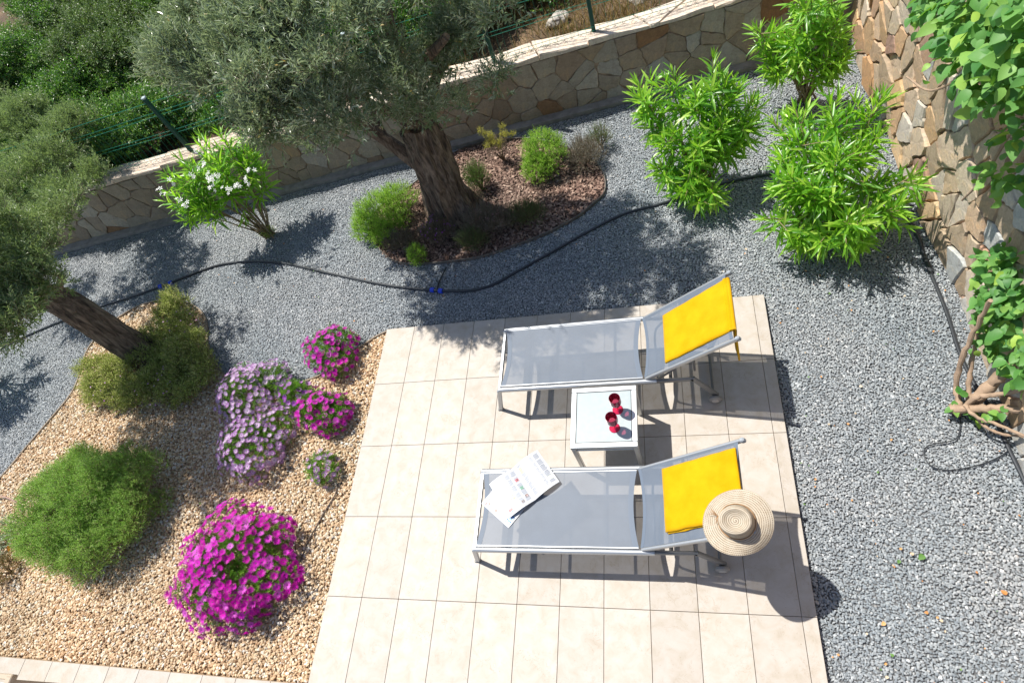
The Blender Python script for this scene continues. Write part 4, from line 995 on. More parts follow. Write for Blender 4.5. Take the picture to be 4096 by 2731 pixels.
daisy_bush("largest magenta daisy bush, a broad dome covered in flowers near the bottom", [(-.76, -2.20, .08, .47, .43, .34), (-.84, -2.28, .07, .42, .38, .31)], 620, .066, m_mag, m_mag, m_eye2, 601, 2600, bare=.12)
daisy_bush("magenta daisies spilling over the edging beside the patio corner", [(-.52, -.27, .08, .22, .20, .18), (-.40, -.36, .06, .16, .18, .15), (-.44, -.14, .07, .2, .12, .16)], 95, .066, m_mag, m_mag, m_eye2, 602, 900, bare=.3)
daisy_bush("loose clump of magenta daisies below the small purple one, beside the patio edge", [(-.42, -.88, .07, .22, .18, .16), (-.30, -.90, .05, .15, .18, .13)], 80, .066, m_mag, m_mag, m_eye2, 603, 850, bare=.3)
daisy_bush("tall dome of lilac daisies touching the bed edging, above its paler twin", [(-1.22, -.72, .10, .28, .30, .26), (-1.08, -.55, .08, .20, .18, .2)], 240, .056, m_lil, m_lil_in, m_eye, 604, 900, bare=.05)
daisy_bush("pale lilac daisy dome just below the darker lilac one", [(-1.02, -1.22, .09, .28, .28, .23), (-.86, -1.05, .06, .18, .2, .17)], 220, .058, m_lil, m_lil_in, m_eye, 605, 900, bare=.15)
daisy_bush("small purple daisy plant squeezed between lilac and magenta clumps", [(-.72, -.72, .07, .15, .13, .16)], 36, .058, m_pur, m_pur, m_eye2, 606, 500, bare=.1)
daisy_bush("smallest lilac daisy plant standing alone near the patio edge", [(-.28, -1.40, .03, .14, .13, .10)], 26, .058, m_lil, m_lil_in, m_eye, 607, 260, bare=.1)

# ------------------------------------------------------------------ vine on the tall wall
m_vine = leafmat("vine_leaf", [(0, (.05, .17, .04)), (.35, (.09, .24, .055)), (.7, (.14, .31, .075)), (.9, (.22, .40, .08)), (1, (.32, .48, .07))], .5, .28, (.28, .6, .05), .35)
m_vbark = simple("vine_bark", (.34, .24, .165), .85, var=.22, vscale=18, bmp=.5, bscale=60, bdist=.004)
vroot = empty("climbing_vine", (4.42, -1.03, GZ)); tag(vroot, "broad-leaved green vine with twisted bare brown stems climbing the tall stone wall", "vine")
VO = np.array(vroot.location)
vb = [([(4.475,-1.062,0.000), (4.470,-0.930,0.060), (4.477,-0.821,0.280), (4.512,-0.746,0.500), (4.512,-0.722,0.750)], .020, .013),
      ([(4.521,-1.049,0.000), (4.537,-0.884,0.150), (4.554,-0.754,0.350), (4.565,-0.655,0.600)], .017, .012),
      ([(4.544,-1.048,0.030), (4.634,-0.976,0.160), (4.681,-0.945,0.300), (4.723,-0.919,0.450), (4.720,-0.989,0.800)], .040, .03),
      ([(4.471,-1.092,0.030), (4.533,-1.061,0.140), (4.618,-1.074,0.200), (4.704,-1.099,0.300), (4.749,-1.130,0.600)], .018, .012),
      ([(4.410,-1.089,0.030), (4.529,-1.108,0.070), (4.649,-1.138,0.120), (4.830,-1.206,0.200)], .030, .024),
      ([(4.471,-1.085,0.080), (4.503,-1.173,0.100), (4.603,-1.238,0.100), (4.704,-1.333,0.140), (4.798,-1.445,0.200)], .012, .009),
      ([(4.519,-1.156,0.060), (4.565,-1.249,0.060), (4.647,-1.291,0.060), (4.746,-1.324,0.080)], .011, .008),
      ([(4.466,-1.094,0.000), (4.420,-1.050,-0.020)], .035, .03)]
for P, r0, r1 in vb:
    P = smooth_path([np.array(p)-VO for p in P], 6); r_n = np.random.default_rng(int(abs(P[3][0])*1e5) % 9999); k_ = len(P)
    P[1:-1] += r_n.normal(0, .003, (k_-2, 3))
    MB().tube(P, np.linspace(r0, r1, k_)*(1+.12*np.sin(np.arange(k_)*1.7)), 10).build("branch", [m_vbark], vroot)
for P, r0, r1 in [([(4.55, -.7, 2.0), (4.5, -.2, 1.7), (4.48, .4, 1.5), (4.45, 1.1, 1.75), (4.42, 1.8, 1.8)], .025, .01), ([(4.5, -.2, 1.7), (4.50, -.15, 1.2), (4.5, -.05, .9)], .012, .006),
                  ([(4.70, -1.6, .5), (4.62, -1.3, 1.3), (4.55, -.7, 2.0), (4.5, .3, 2.3)], .03, .012), ([(4.48, .4, 1.5), (4.40, .6, 1.25), (4.35, .9, 1.15)], .010, .006)]:
    P = smooth_path([np.array(p)-VO for p in P], 6); MB().tube(P, np.linspace(r0, r1, len(P)), 7).build("branch", [m_vbark], vroot)
def leaf_oval(w=.42, cup=.25, bend=.2, wav=0.):
    rows = (0, .10, .32, .6, .85, 1); wid = (.05, .70, 1, .82, .40, 0)
    V, F = leaf_lance(w, cup, bend, rows, wid)
    return V, F
VT = [leaf_oval(.40, .25, .15), leaf_oval(.44, .40, .3), leaf_oval(.36, .15, .45)]
vm = leaf_variants("vine_leaf", VT, [m_vine], None)
r = np.random.default_rng(700)
vbl = []
for (px, py, x, a, b_, c_) in []: pass
vine_blobs = [E((4.400,0.714,1.653), .14, .22, .20), E((4.360,0.309,1.885), .18, .26, .24), E((4.360,0.021,2.063), .2, .26, .26), E((4.380,0.192,1.777), .16, .2, .2), E((4.340,-0.116,1.946), .2, .2, .22), E((4.340,-0.287,2.064), .2, .2, .22), E((4.360,-0.187,1.817), .16, .15, .18), E((4.340,-0.433,1.935), .16, .16, .18), E((4.340,-0.438,2.169), .2, .25, .25), E((4.400,-0.473,1.775), .1, .1, .12), E((4.420,0.992,1.567), .10, .16, .12),
              E((4.360,0.737,1.912), .2, .3, .3), E((4.360,0.199,2.222), .2, .3, .3), E((4.360,-0.229,2.338), .2, .3, .3),
              E((4.500,-0.269,1.300), .09, .07, .06), E((4.480,-0.482,1.448), .10, .1, .1)]
low_blobs = [E((4.654,-0.480,0.620), .13, .14, .14), E((4.719,-0.482,0.700), .14, .16, .18), E((4.663,-0.664,0.500), .14, .14, .16), E((4.726,-0.800,0.500), .16, .16, .18), E((4.645,-0.730,0.350), .10, .10, .12), E((4.723,-0.974,0.320), .10, .09, .10), E((4.804,-0.683,0.600), .2, .2, .25), E((4.599,-0.536,0.520), .08, .08, .08), E((4.761,-1.076,0.500), .2, .2, .2), E((4.772,-0.359,0.750), .1, .12, .12)]
P, nn = shell_points(vine_blobs, 900, r, .4); P2, nn2 = shell_points(low_blobs, 520, r, .3)
P = np.concatenate([P, P2]); nn = np.concatenate([nn, nn2])
q = P[:, 0] < np.array([rwx(y) for y in P[:, 1]])-.03; P, nn = P[q], nn[q]
extra = [(4.459,-1.014,0.100), (4.631,-1.177,0.140), (4.561,-1.176,0.100), (4.520,-1.106,0.020), (4.564,-1.146,0.000), (4.426,-1.099,0.050), (4.612,-0.860,0.300)]
n = len(P)
D = norm(nn*.5+np.stack([r.normal(-.3, .5, n), r.normal(-.35, .6, n), r.normal(-.35, .3, n)], -1)); NNv = norm(nn*.35+np.array([-.45, -.12, .9])+r.normal(size=(n, 3))*.45)
O, DD, N2, SS = [P], [D], [NNv], [r.uniform(.048, .105, n)]
for a in range(1):
    O.append(P+r.normal(0, .04, (n, 3))); DD.append(norm(D+r.normal(0, .7, (n, 3)))); N2.append(norm(NNv+r.normal(0, .3, (n, 3)))); SS.append(r.uniform(.035, .065, n))
for e in extra:
    for a in range(3):
        O.append(np.array(e)[None]+r.normal(0, .008, (1, 3))); DD.append(norm(r.normal(size=(1, 3))*np.array([1, 1, .2]))); N2.append(np.array([[0, 0, 1.]])+r.normal(0, .2, (1, 3))); SS.append(np.array([.06]))
O = np.concatenate(O); q = O[:, 0] < np.array([rwx(y) for y in O[:, 1]])-.02
split_leaves("leaf", vroot, O[q], np.concatenate(DD)[q], np.concatenate(N2)[q], np.concatenate(SS)[q], VT, vm, [m_vine], r, limit=300)

# ------------------------------------------------------------------ irrigation pipe
m_pipe = simple("black_pipe", (.022, .026, .032), .35, spec=.6)
m_blue = simple("blue_fitting", (.01, .06, .62), .35)
pp = [(-5.749,0.199),(-5.358,0.279),(-4.905,0.471),(-4.433,0.627),(-4.019,0.748),(-3.595,0.840),(-3.218,0.941),(-2.796,1.073),(-2.457,1.163),(-2.025,1.152),(-1.521,1.053),(-1.081,0.899),(-0.608,0.728),(-0.063,0.549),(0.362,0.446),(0.506,0.418),(0.804,0.386),(1.021,0.425),(1.228,0.539),(1.560,0.730),(1.893,0.921),(2.267,1.106),(2.636,1.177),(3.118,1.307),(3.429,1.355),(3.724,1.336),(4.059,1.192),(4.357,0.973),(4.533,0.739),(4.590,0.447),(4.583,0.226),(4.594,-0.028),(4.603,-0.307),(4.595,-0.603),(4.613,-0.847),(4.651,-1.030),(4.670,-1.219),(4.682,-1.383),(4.697,-1.540),(4.711,-1.770)]
pr = empty("irrigation_pipe", (0, 0, GZ)); tag(pr, "long black irrigation pipe with blue joints snaking across the grey gravel", "pipe")
P = smooth_path([(x, y, .004) for x, y in pp], 6)
MB().tube(P, .0135, 10).build("hose", [m_pipe], pr)
def fitting(px0, px1, branch=None):
    a = np.array([*px0, .006]); b = np.array([*px1, .006]); d = norm(b-a)
    MB().tube([a-d*.02, b+d*.02], .0165, 12).build("connector", [m_pipe], pr)
    for e, s in ((a, -1), (b, 1)):
        m = MB(); k = 16; P = [e-d*.022, e-d*.021, e+d*.021, e+d*.022]
        m.tube(P, [.019, .0225, .0225, .019], k)
        for i in range(k):
            t = 2*math.pi*i/k; u = norm(np.cross(d, (0, 0, 1))); w_ = np.cross(d, u); o = (u*math.cos(t)+w_*math.sin(t))*.0235
            m.tube([e-d*.018+o, e+d*.018+o], .002, 3)
        m.build("blue_nut", [m_blue], pr)
f1 = [(0.396,0.442),(0.487,0.420),(-3.207,0.946),(-3.074,0.981)]
fitting(f1[0], f1[1]); fitting(f1[2], f1[3])
tp = [(0.447,0.441),(0.450,0.510),(0.476,0.615),(0.504,0.710)]
MB().tube(smooth_path([(x, y, .008) for x, y in tp], 4), .007, 8).build("branch_pipe", [m_pipe], pr)
c2 = [(4.584,0.217),(4.593,0.156),(4.596,0.087)]
MB().tube([(x, y, .006) for x, y in c2], .0165, 10).build("connector", [m_pipe], pr)
dl = [(4.476,-1.090),(4.456,-1.174),(4.419,-1.260),(4.363,-1.288),(4.285,-1.301),(4.224,-1.323),(4.198,-1.371),(4.205,-1.426),(4.239,-1.468),(4.313,-1.484),(4.425,-1.469),(4.541,-1.434),(4.637,-1.386),(4.678,-1.350)]
tag(MB().tube(smooth_path([(x, y, GZ+.008) for x, y in dl], 6), .0042, 7).build("drip_hose", [m_pipe]), "thin black drip tube looping on the gravel from the foot of the vine", "hose")
dl = [(-0.150,-1.522),(-0.152,-1.608),(-0.190,-1.700),(-0.227,-1.790),(-0.261,-1.886),(-0.300,-1.991),(-0.324,-2.154)]
tag(MB().tube(smooth_path([(x, y, GZ+.012) for x, y in dl], 6), .0055, 7).build("drip_hose", [simple("brown_hose", (.10, .075, .06), .5)]), "short dark drip tube on the beige pebbles above the large magenta bush", "hose")
dl = [(-4.115,-1.644),(-3.988,-1.609),(-3.821,-1.632),(-3.675,-1.689),(-3.579,-1.797)]
tag(MB().tube(smooth_path([(x, y, GZ+.015+.05*math.sin(math.pi*i/4)) for i, (x, y) in enumerate(dl)], 6), .007, 7).build("drip_hose", [simple("pinkish_hose", (.35, .22, .18), .6)]), "arched pinkish-brown hose end at the left edge beside the green mound", "hose")

# ------------------------------------------------------------------ sun loungers
def metal(name, c, rough=.35, metallic=.85): return simple(name, c, rough, metallic)
m_alu = metal("brushed_aluminium", (.46, .48, .50), .40, .7)
m_alu_d = metal("grey_powder_coat", (.18, .185, .19), .45, .4)
def sling_mat():
    m, nt, b = nmat("grey_blue_sling")
    tc = N(nt, "ShaderNodeTexCoord"); wv = []
    for ax in ('X', 'Y'):
        w_ = N(nt, "ShaderNodeTexWave", wave_type='BANDS', bands_direction=ax); w_.inputs["Scale"].default_value = 190; nt.links.new(tc.outputs["Object"], w_.inputs["Vector"]); wv.append(w_)
    mm = N(nt, "ShaderNodeMath", operation='ADD'); nt.links.new(wv[0].outputs["Fac"], mm.inputs[0]); nt.links.new(wv[1].outputs["Fac"], mm.inputs[1])
    c = ramp(nt, mm.outputs[0], [(.2, (.088, .115, .155)), (.9, (.135, .165, .21))]).outputs[0]
    n = noise_tex(nt, 7, 4); c = mixc(nt, c, ramp(nt, n.outputs[0], [(.3, (.93, .93, .93)), (.7, (1.06, 1.06, 1.06))]).outputs[0], 1.0, 'MULTIPLY')
    nt.links.new(c, b.inputs["Base Color"]); b.inputs["Roughness"].default_value = .55; b.inputs["Sheen Weight"].default_value = .1
    tr = N(nt, "ShaderNodeBsdfTransparent"); mx = N(nt, "ShaderNodeMixShader"); mx.inputs[0].default_value = .16
    nt.links.new(b.outputs[0], mx.inputs[1]); nt.links.new(tr.outputs[0], mx.inputs[2]); nt.links.new(mx.outputs[0], nt.nodes["Material Output"].inputs[0]); return m
m_sling = sling_mat()
m_hem = simple("grey_blue_sling_hem", (.11, .14, .185), .6)
HZ = .352
def lounger(loc, slope, label):
    root = empty("sun_lounger", loc); tag(root, label, "sun lounger", "sun loungers side by side on the patio")
    W = .275; a = math.radians(slope); ca, sa = math.cos(a), math.sin(a)
    for s in (-1, 1):      # side rails with their bent rear leg and wheel
        P = smooth_path([(0, s*W, .335), (.5, s*W, .335), (1.20, s*W, .335)], 4)
        MB().tube(P, .0185, 12, flat=1.15).build("side_rail", [m_alu], root)
        b = MB(); y = s*(W-.002)
        b.box((1.325, y, .330), (.27, .022, .040), bev=.006)
        th = math.atan2(.29, .17); b.box((1.53, y, .205), (.335, .022, .042), rot=[[math.cos(th), 0, math.sin(th)], [0, 1, 0], [-math.sin(th), 0, math.cos(th)]], bev=.006)
        b.build("rear_leg", [m_alu_d], root, smooth=False)
        wb = MB(); rot = [[1, 0, 0], [0, 0, -1], [0, 1, 0]]
        wb.lathe([(0, -.016), (.030, -.016), (.042, -.012), (.047, -.006), (.047, .006), (.042, .012), (.030, .016), (0, .016)], 24, (1.60, s*(W+.028), .047), rot=rot)
        wh = wb.build("wheel", [simple("grey_plastic_wheel", (.24, .235, .23), .5)], root)
        hb = MB().lathe([(0, .0), (.024, .0), (.027, -.004), (.0265, -.008)], 20, (1.60, s*(W+.028)+s*.018, .047), rot=rot).build("hub_cap", [simple("pale_hub", (.45, .43, .40), .5)], wh)
        # front leg, splayed slightly outwards towards the foot end
        b = MB(); th = math.radians(14.5); b.box((-.042, s*W, .165), (.036, .024, .335), rot=[[math.cos(th), 0, math.sin(th)], [0, 1, 0], [-math.sin(th), 0, math.cos(th)]], bev=.006)
        fl_ = b.build("front_leg", [m_alu], root, smooth=False)
        MB().box((-.085, s*W, .006), (.044, .03, .014), bev=.004).build("foot_cap", [simple("grey_foot_cap", (.22, .22, .21), .6)], fl_, smooth=False)
        MB().box((.555, s*(W-.022), .352), (1.10, .009, .016), bev=.003).build("sling_bar", [m_alu], root, smooth=False)
        # backrest side bar
        b = MB(); L = .765; b.box((1.125+ca*L/2, s*(W-.012), HZ+sa*L/2), (L, .020, .032), rot=[[ca, 0, -sa], [0, 1, 0], [sa, 0, ca]], bev=.006)
        bb = b.build("backrest_bar", [m_alu], root, smooth=False)
        MB().box((1.125+ca*(L+.012), s*(W-.012), HZ+sa*(L+.012)), (.03, .026, .038), rot=[[ca, 0, -sa], [0, 1, 0], [sa, 0, ca]], bev=.01).build("end_cap", [simple("grey_end_cap", (.30, .33, .36), .5)], bb, smooth=False)
    for x in (.02, 1.09): pass
    for x, z in ((.45, .315), (.90, .315)):
        MB().tube([(x, -W, z), (x, W, z)], .011, 8).build("crossbar", [m_alu_d], root)
    MB().box((.0, 0, .318), (.026, 2*W-.02, .03), bev=.004).build("end_bar", [m_alu], root, smooth=False)
    MB().box((.20, 0, .29), (.045, 2*W-.03, .016), bev=.004).build("lower_crossbar", [m_alu_d], root, smooth=False)
    MB().tube([(1.30, -W, .315), (1.30, W, .315)], .013, 8).build("crossbar", [m_alu_d], root)
    MB().tube([(1.59, -W-.01, .047), (1.59, W+.01, .047)], .010, 8).build("axle", [m_alu_d], root)
    MB().tube([(1.125+ca*.73, -W+.02, HZ+sa*.73-.01), (1.125+ca*.73, W-.02, HZ+sa*.73-.01)], .010, 8).build("backrest_crossbar", [m_alu_d], root)
    MB().tube([(1.125+ca*.35, -W+.02, HZ+sa*.35-.02), (1.125+ca*.35, W-.02, HZ+sa*.35-.02)], .010, 8).build("backrest_crossbar", [m_alu_d], root)
    # support bow under the backrest
    px_, pz_ = 1.125+ca*.42, HZ+sa*.42-.02
    for s0, (ex, ez) in ((.205, (1.47, .300)), (.23, (1.20, .255))):
        q = [(px_, -s0, pz_), (px_+(ex-px_)*.8, -s0*.98, pz_+(ez-pz_)*.8), (ex, -s0*.80, ez), (ex, 0, ez), (ex, s0*.80, ez), (px_+(ex-px_)*.8, s0*.98, pz_+(ez-pz_)*.8), (px_, s0, pz_)]
        MB().tube(smooth_path(q, 5), .0085, 8).build("support_bow", [m_alu_d], root)
    # seat sling: curved ends
    nu, nv = 30, 14; V = []; 
    for i in range(nu+1):
        for j in range(nv+1):
            t = i/nu; q = j/nv*2-1; e = 1-q*q
            x = (.02+.028*e)*(1-t)+(1.105-.028*e)*t; V.append((x, q*(W-.026), .357-.012*e*(.4+.6*math.sin(math.pi*t))))
    F = np.array([(i*(nv+1)+j, (i+1)*(nv+1)+j, (i+1)*(nv+1)+j+1, i*(nv+1)+j+1) for i in range(nu) for j in range(nv)])
    sl_ = mesh_np("seat_sling", V, F, [m_sling], smooth=True, parent=root)
    V = np.array(V).reshape(nu+1, nv+1, 3)
    def hem(parent, G, i0, i1):
        for (a_, b_, nm) in ((i0, i0+1, 0), (i1, i1-1, 1)):
            H = []; 
            for j in range(nv+1): H += [G[a_, j]+(0, 0, .0012), G[b_, j]+(0, 0, .0012)]
            F_ = np.array([(2*j, 2*j+1, 2*j+3, 2*j+2) for j in range(nv)])
            mesh_np("hem", H, F_, [m_hem], smooth=True, parent=parent)
    hem(sl_, V, 0, nu)
    V = []; 
    for i in range(nu+1):
        for j in range(nv+1):
            t = i/nu; q = j/nv*2-1; e = 1-q*q; s_ = (.0+.03*e)*(1-t)+(.755-.02*e)*t; d = -.016*e*math.sin(math.pi*min(1, t*1.02))
            V.append((1.125+ca*s_-sa*(d+.016), q*(W-.02), HZ+sa*s_+ca*(d+.016)))
    bs = mesh_np("backrest_sling", V, F, [m_sling], smooth=True, parent=root); hem(bs, np.array(V).reshape(nu+1, nv+1, 3), 0, nu)
    return root, a
SL1, SL2 = 37.0, 35.0
L1, a1 = lounger((1.33, -.636, 0), SL1, "grey-blue sun lounger nearer the patio's back edge, a towel hung over its backrest")
L2, a2 = lounger((1.268, -1.842, 0), SL2, "grey-blue sling sun lounger in front, holding the magazine, folded towel and straw hat")

# ------------------------------------------------------------------ towels
def towel_mat():
    m, nt, b = nmat("yellow_terry")
    n = noise_tex(nt, 260, 3, .7); n2 = noise_tex(nt, 9, 4)
    c = ramp(nt, n2.outputs[0], [(.3, (.55, .29, .0)), (.7, (.64, .36, .004))]).outputs[0]
    nt.links.new(c, b.inputs["Base Color"]); b.inputs["Roughness"].default_value = .95; b.inputs["Specular IOR Level"].default_value = .1; b.inputs["Sheen Weight"].default_value = .25
    b.inputs["Sheen Tint"].default_value = (1, .8, .3, 1); bump(nt, n.outputs[0], .7, .004, b); return m
m_tow = towel_mat()
def towel_layer(name, root_loc, hx, a, corners, off, thick, parent, seed, over=None, nu=26, nv=20):
    """corners: (s, y) of bottom-far, top-far, top-near, bottom-near in the backrest plane"""
    ca, sa = math.cos(a), math.sin(a); r = np.random.default_rng(seed); G = []
    c = np.array(corners, float)
    rows = nu+(0 if over is None else 10)
    for i in range(nu+1):
        t = i/nu
        for j in range(nv+1):
            q = j/nv; p = (c[0]*(1-t)+c[1]*t)*(1-q)+(c[3]*(1-t)+c[2]*t)*q
            e = min(t, 1-t, q, 1-q)*12; d = off+thick*min(1, .35+e)+.0035*mnoise.noise(Vector((p[0]*9, p[1]*9, seed)))
            wob = .004*mnoise.noise(Vector((p[0]*14, p[1]*14, seed+5)))
            d -= .010*math.sin(math.pi*q)*math.sin(math.pi*t)
            G.append((hx+ca*p[0]-sa*d, p[1]+wob, HZ+sa*p[0]+ca*d))
    V = np.array(G); F = [(i*(nv+1)+j, (i+1)*(nv+1)+j, (i+1)*(nv+1)+j+1, i*(nv+1)+j+1) for i in range(nu) for j in range(nv)]
    n = len(V); Vb = V-np.array([-sa, 0, ca])*thick*.9; 
    Fb = [tuple(x+n for x in f[::-1]) for f in F]
    edge = [i*(nv+1) for i in range(nu+1)]+[nu*(nv+1)+j for j in range(1, nv+1)]+[i*(nv+1)+nv for i in range(nu-1, -1, -1)]+[j for j in range(nv-1, 0, -1)]
    Fe = [(edge[i], edge[(i+1) % len(edge)], edge[(i+1) % len(edge)]+n, edge[i]+n) for i in range(len(edge))]
    V = np.concatenate([V, Vb]); loc = np.array(parent.location)
    F_ = [f[::-1] for f in F]+[f[::-1] for f in Fb]+Fe
    return mesh_np(name, V-loc, F_, [m_tow], smooth=True, parent=parent)
tw1 = empty("yellow_towel", (2.95, -.65, .66)); tag(tw1, "yellow towel hung over the top of the rear lounger's backrest, its end dangling behind", "towel", "yellow towels on the loungers")
h1 = 1.33+1.125
towel_layer("front_layer", None, h1, a1, [(.203, -.452), (.765, -.42), (.765, -.835), (.203, -.855)], .018, .016, tw1, 1)
# fold over the top and hanging tail
ca, sa = math.cos(a1), math.sin(a1); P0 = []; top = np.array([h1+ca*.765, 0, HZ+sa*.765])
prof = [(-.010-sa*.030, ca*.030-.006), (-.004, .026), (.006, .018), (.010, 0), (.008, -.05), (.012, -.12), (.018, -.19), (.026, -.29)]
V_ = []; nv = 16
for (dx, dz) in prof:
    for j in range(nv+1):
        q = j/nv; y = -.42-.415*q
        V_.append((top[0]+dx+.006*math.sin(q*14)*min(1, max(0, -dz)*8), y-.06*max(0, -dz)/.29*q, top[2]+dz+(.02*math.sin(q*9) if dz < -.2 else 0)))
V_ = np.array(V_); n = len(V_); F_ = [(i*(nv+1)+j, i*(nv+1)+j+1, (i+1)*(nv+1)+j+1, (i+1)*(nv+1)+j) for i in range(len(prof)-1) for j in range(nv)]
Vb = V_+np.array([-.012, 0, -.004]); k = len(prof)
edge = [i*(nv+1) for i in range(k)]+[(k-1)*(nv+1)+j for j in range(1, nv+1)]+[i*(nv+1)+nv for i in range(k-2, -1, -1)]+[j for j in range(nv-1, 0, -1)]
Fe = [(edge[(i+1) % len(edge)], edge[i], edge[i]+n, edge[(i+1) % len(edge)]+n) for i in range(len(edge))]
mesh_np("hanging_layer", np.concatenate([V_, Vb])-np.array(tw1.location), F_+[tuple(x+n for x in f[::-1]) for f in F_]+Fe, [m_tow], smooth=True, parent=tw1)
tw2 = empty("yellow_towel", (2.75, -1.85, .58)); tag(tw2, "yellow towel folded flat on the front lounger's backrest, partly under the straw hat", "towel", "yellow towels on the loungers")
h2 = 1.268+1.125
towel_layer("lower_layer", None, h2, a2, [(.214, -1.637), (.738, -1.632), (.745, -2.030), (.221, -2.045)], .018, .009, tw2, 2)
towel_layer("upper_layer", None, h2, a2, [(.208, -1.632), (.742, -1.625), (.748, -2.022), (.212, -2.036)], .030, .010, tw2, 3)

# ------------------------------------------------------------------ straw hat
def straw_mat():
    m, nt, b = nmat("woven_straw")
    at = N(nt, "ShaderNodeUVMap"); sp = N(nt, "ShaderNodeSeparateXYZ"); nt.links.new(at.outputs[0], sp.inputs[0])
    def saw(src, f):
        a = N(nt, "ShaderNodeMath", operation='MULTIPLY'); a.inputs[1].default_value = f; nt.links.new(src, a.inputs[0])
        c = N(nt, "ShaderNodeMath", operation='SINE'); nt.links.new(a.outputs[0], c.inputs[0]); return c.outputs[0]
    # u runs round the hat, v along the braid rows (in row counts)
    row = saw(sp.outputs[1], 2*math.pi)
    # stitches advance with the row so neighbouring rows are offset
    fl_ = N(nt, "ShaderNodeMath", operation='FLOOR'); nt.links.new(sp.outputs[1], fl_.inputs[0])
    o = N(nt, "ShaderNodeMath", operation='MULTIPLY'); o.inputs[1].default_value = 2.4; nt.links.new(fl_.outputs[0], o.inputs[0])
    u = N(nt, "ShaderNodeMath", operation='MULTIPLY'); u.inputs[1].default_value = 2*math.pi; nt.links.new(sp.outputs[0], u.inputs[0])
    ad = N(nt, "ShaderNodeMath", operation='ADD'); nt.links.new(u.outputs[0], ad.inputs[0]); nt.links.new(o.outputs[0], ad.inputs[1])
    st = N(nt, "ShaderNodeMath", operation='SINE'); nt.links.new(ad.outputs[0], st.inputs[0])
    r1 = ramp(nt, row, [(.35, (0, 0, 0)), (.75, (1, 1, 1))]).outputs[0]; r2 = ramp(nt, st.outputs[0], [(.0, (.25, .25, .25)), (.7, (1, 1, 1))]).outputs[0]
    hole = mixc(nt, r1, r2, 1.0, 'MULTIPLY')
    n = noise_tex(nt, 30, 4); base = ramp(nt, n.outputs[0], [(.3, (.40, .33, .24)), (.7, (.48, .42, .33))]).outputs[0]
    nt.links.new(mixc(nt, base, (.10, .06, .03), hole), b.inputs["Base Color"]); b.inputs["Roughness"].default_value = .7
    iv = N(nt, "ShaderNodeMath", operation='SUBTRACT'); iv.inputs[0].default_value = 1; nt.links.new(hole, iv.inputs[1]); bump(nt, iv.outputs[0], .6, .004, b)
    return m
m_straw = straw_mat()
def hat_point(s, t):
    """s: 0 crown centre .. 1 brim edge; t angle"""
    key = [(0, 0, .072), (.10, .018, .070), (.22, .042, .080), (.34, .064, .097), (.42, .077, .094), (.46, .083, .078), (.52, .088, .034), (.56, .092, .006), (.60, .099, -.003), (.72, .122, -.005), (.86, .153, -.010), (1, .181, -.018)]
    rr = np.interp(s, [k[0] for k in key], [k[1] for k in key]); z = np.interp(s, [k[0] for k in key], [k[2] for k in key])
    f = max(0, (s-.56)/.44)
    z += f*f*(.028*math.sin(2*t+.7)+.014*math.sin(3*t+2)); rr *= 1+.04*f*math.sin(2*t+1.1)+(.07 if s < .5 else .02)*math.sin(2*t+2.4)*min(1, s*3)
    if s < .46: z -= .016*max(0, math.cos(t-1.9))**2*(s/.46)
    return rr*math.cos(t), rr*math.sin(t), z
NS, NT = 60, 96; V_ = []
for i in range(NS+1):
    for j in range(NT): V_.append(hat_point(.012+.988*i/NS, 2*math.pi*j/NT))
F_ = [(i*NT+j, (i+1)*NT+j, (i+1)*NT+(j+1) % NT, i*NT+(j+1) % NT) for i in range(NS) for j in range(NT)]
hat = empty("straw_hat", (2.948, -2.055, .812)); tag(hat, "wide-brimmed woven straw sun hat perched on the corner of the front lounger's backrest", "hat")
hat.rotation_euler = (math.radians(7), math.radians(-13), math.radians(20))
def hat_part(name, i0, i1, flat_n=None):
    V = np.array(V_[i0*NT:(i1+1)*NT]); n = i1-i0
    F = [(i*NT+j, (i+1)*NT+j, (i+1)*NT+(j+1) % NT, i*NT+(j+1) % NT) for i in range(n) for j in range(NT)]
    if i0 == 0: V = np.concatenate([V, [[0, 0, V[0][2]]]]); F += [(j, (j+1) % NT, (n+1)*NT) for j in range(NT)]
    nV = len(V); low = V-np.array([0, 0, .0035])
    me = bpy.data.meshes.new(name); FF = F+[tuple(x+nV for x in f[::-1]) for f in F]
    rim = [n*NT+j for j in range(NT)]; FF += [(rim[j], rim[j]+nV, rim[(j+1) % NT]+nV, rim[(j+1) % NT]) for j in range(NT)]
    me.from_pydata([tuple(v) for v in np.concatenate([V, low])], [], FF); me.materials.append(m_straw)
    # arc length along the profile gives the braid row, angle times radius gives the stitch
    arc = [0]; 
    for i in range(1, NS+1):
        a = np.array(V_[(i-1)*NT]); b = np.array(V_[i*NT]); arc.append(arc[-1]+np.linalg.norm(a-b))
    uv = me.uv_layers.new(name="UVMap"); dat = np.zeros(len(me.loops)*2)
    q = 0
    for p in me.polygons:
        vs_ = [me.loops[l].vertex_index % nV for l in p.loop_indices]; js = [x % NT for x in vs_]
        wrap = max(js) == NT-1 and min(js) == 0
        for l, x in zip(p.loop_indices, vs_):
            i = min(x//NT+i0, NS); j = x % NT
            if x == nV-1 and i0 == 0: i = 0
            if wrap and j == 0: j = NT
            rad = max(.02, .03*round(math.hypot(*V_[i*NT][:2])/.03))
            dat[2*l] = j/NT*round(2*math.pi*.105/.0062); dat[2*l+1] = arc[i]/.0115+j/NT
    uv.data.foreach_set("uv", dat); me.polygons.foreach_set("use_smooth", np.ones(len(me.polygons), bool)); me.update()
    o = bpy.data.objects.new(name, me); return link(o, hat)
hat_part("crown", 0, 34); hat_part("brim", 34, NS)
m_cord = simple("brown_cord", (.36, .20, .09), .8)
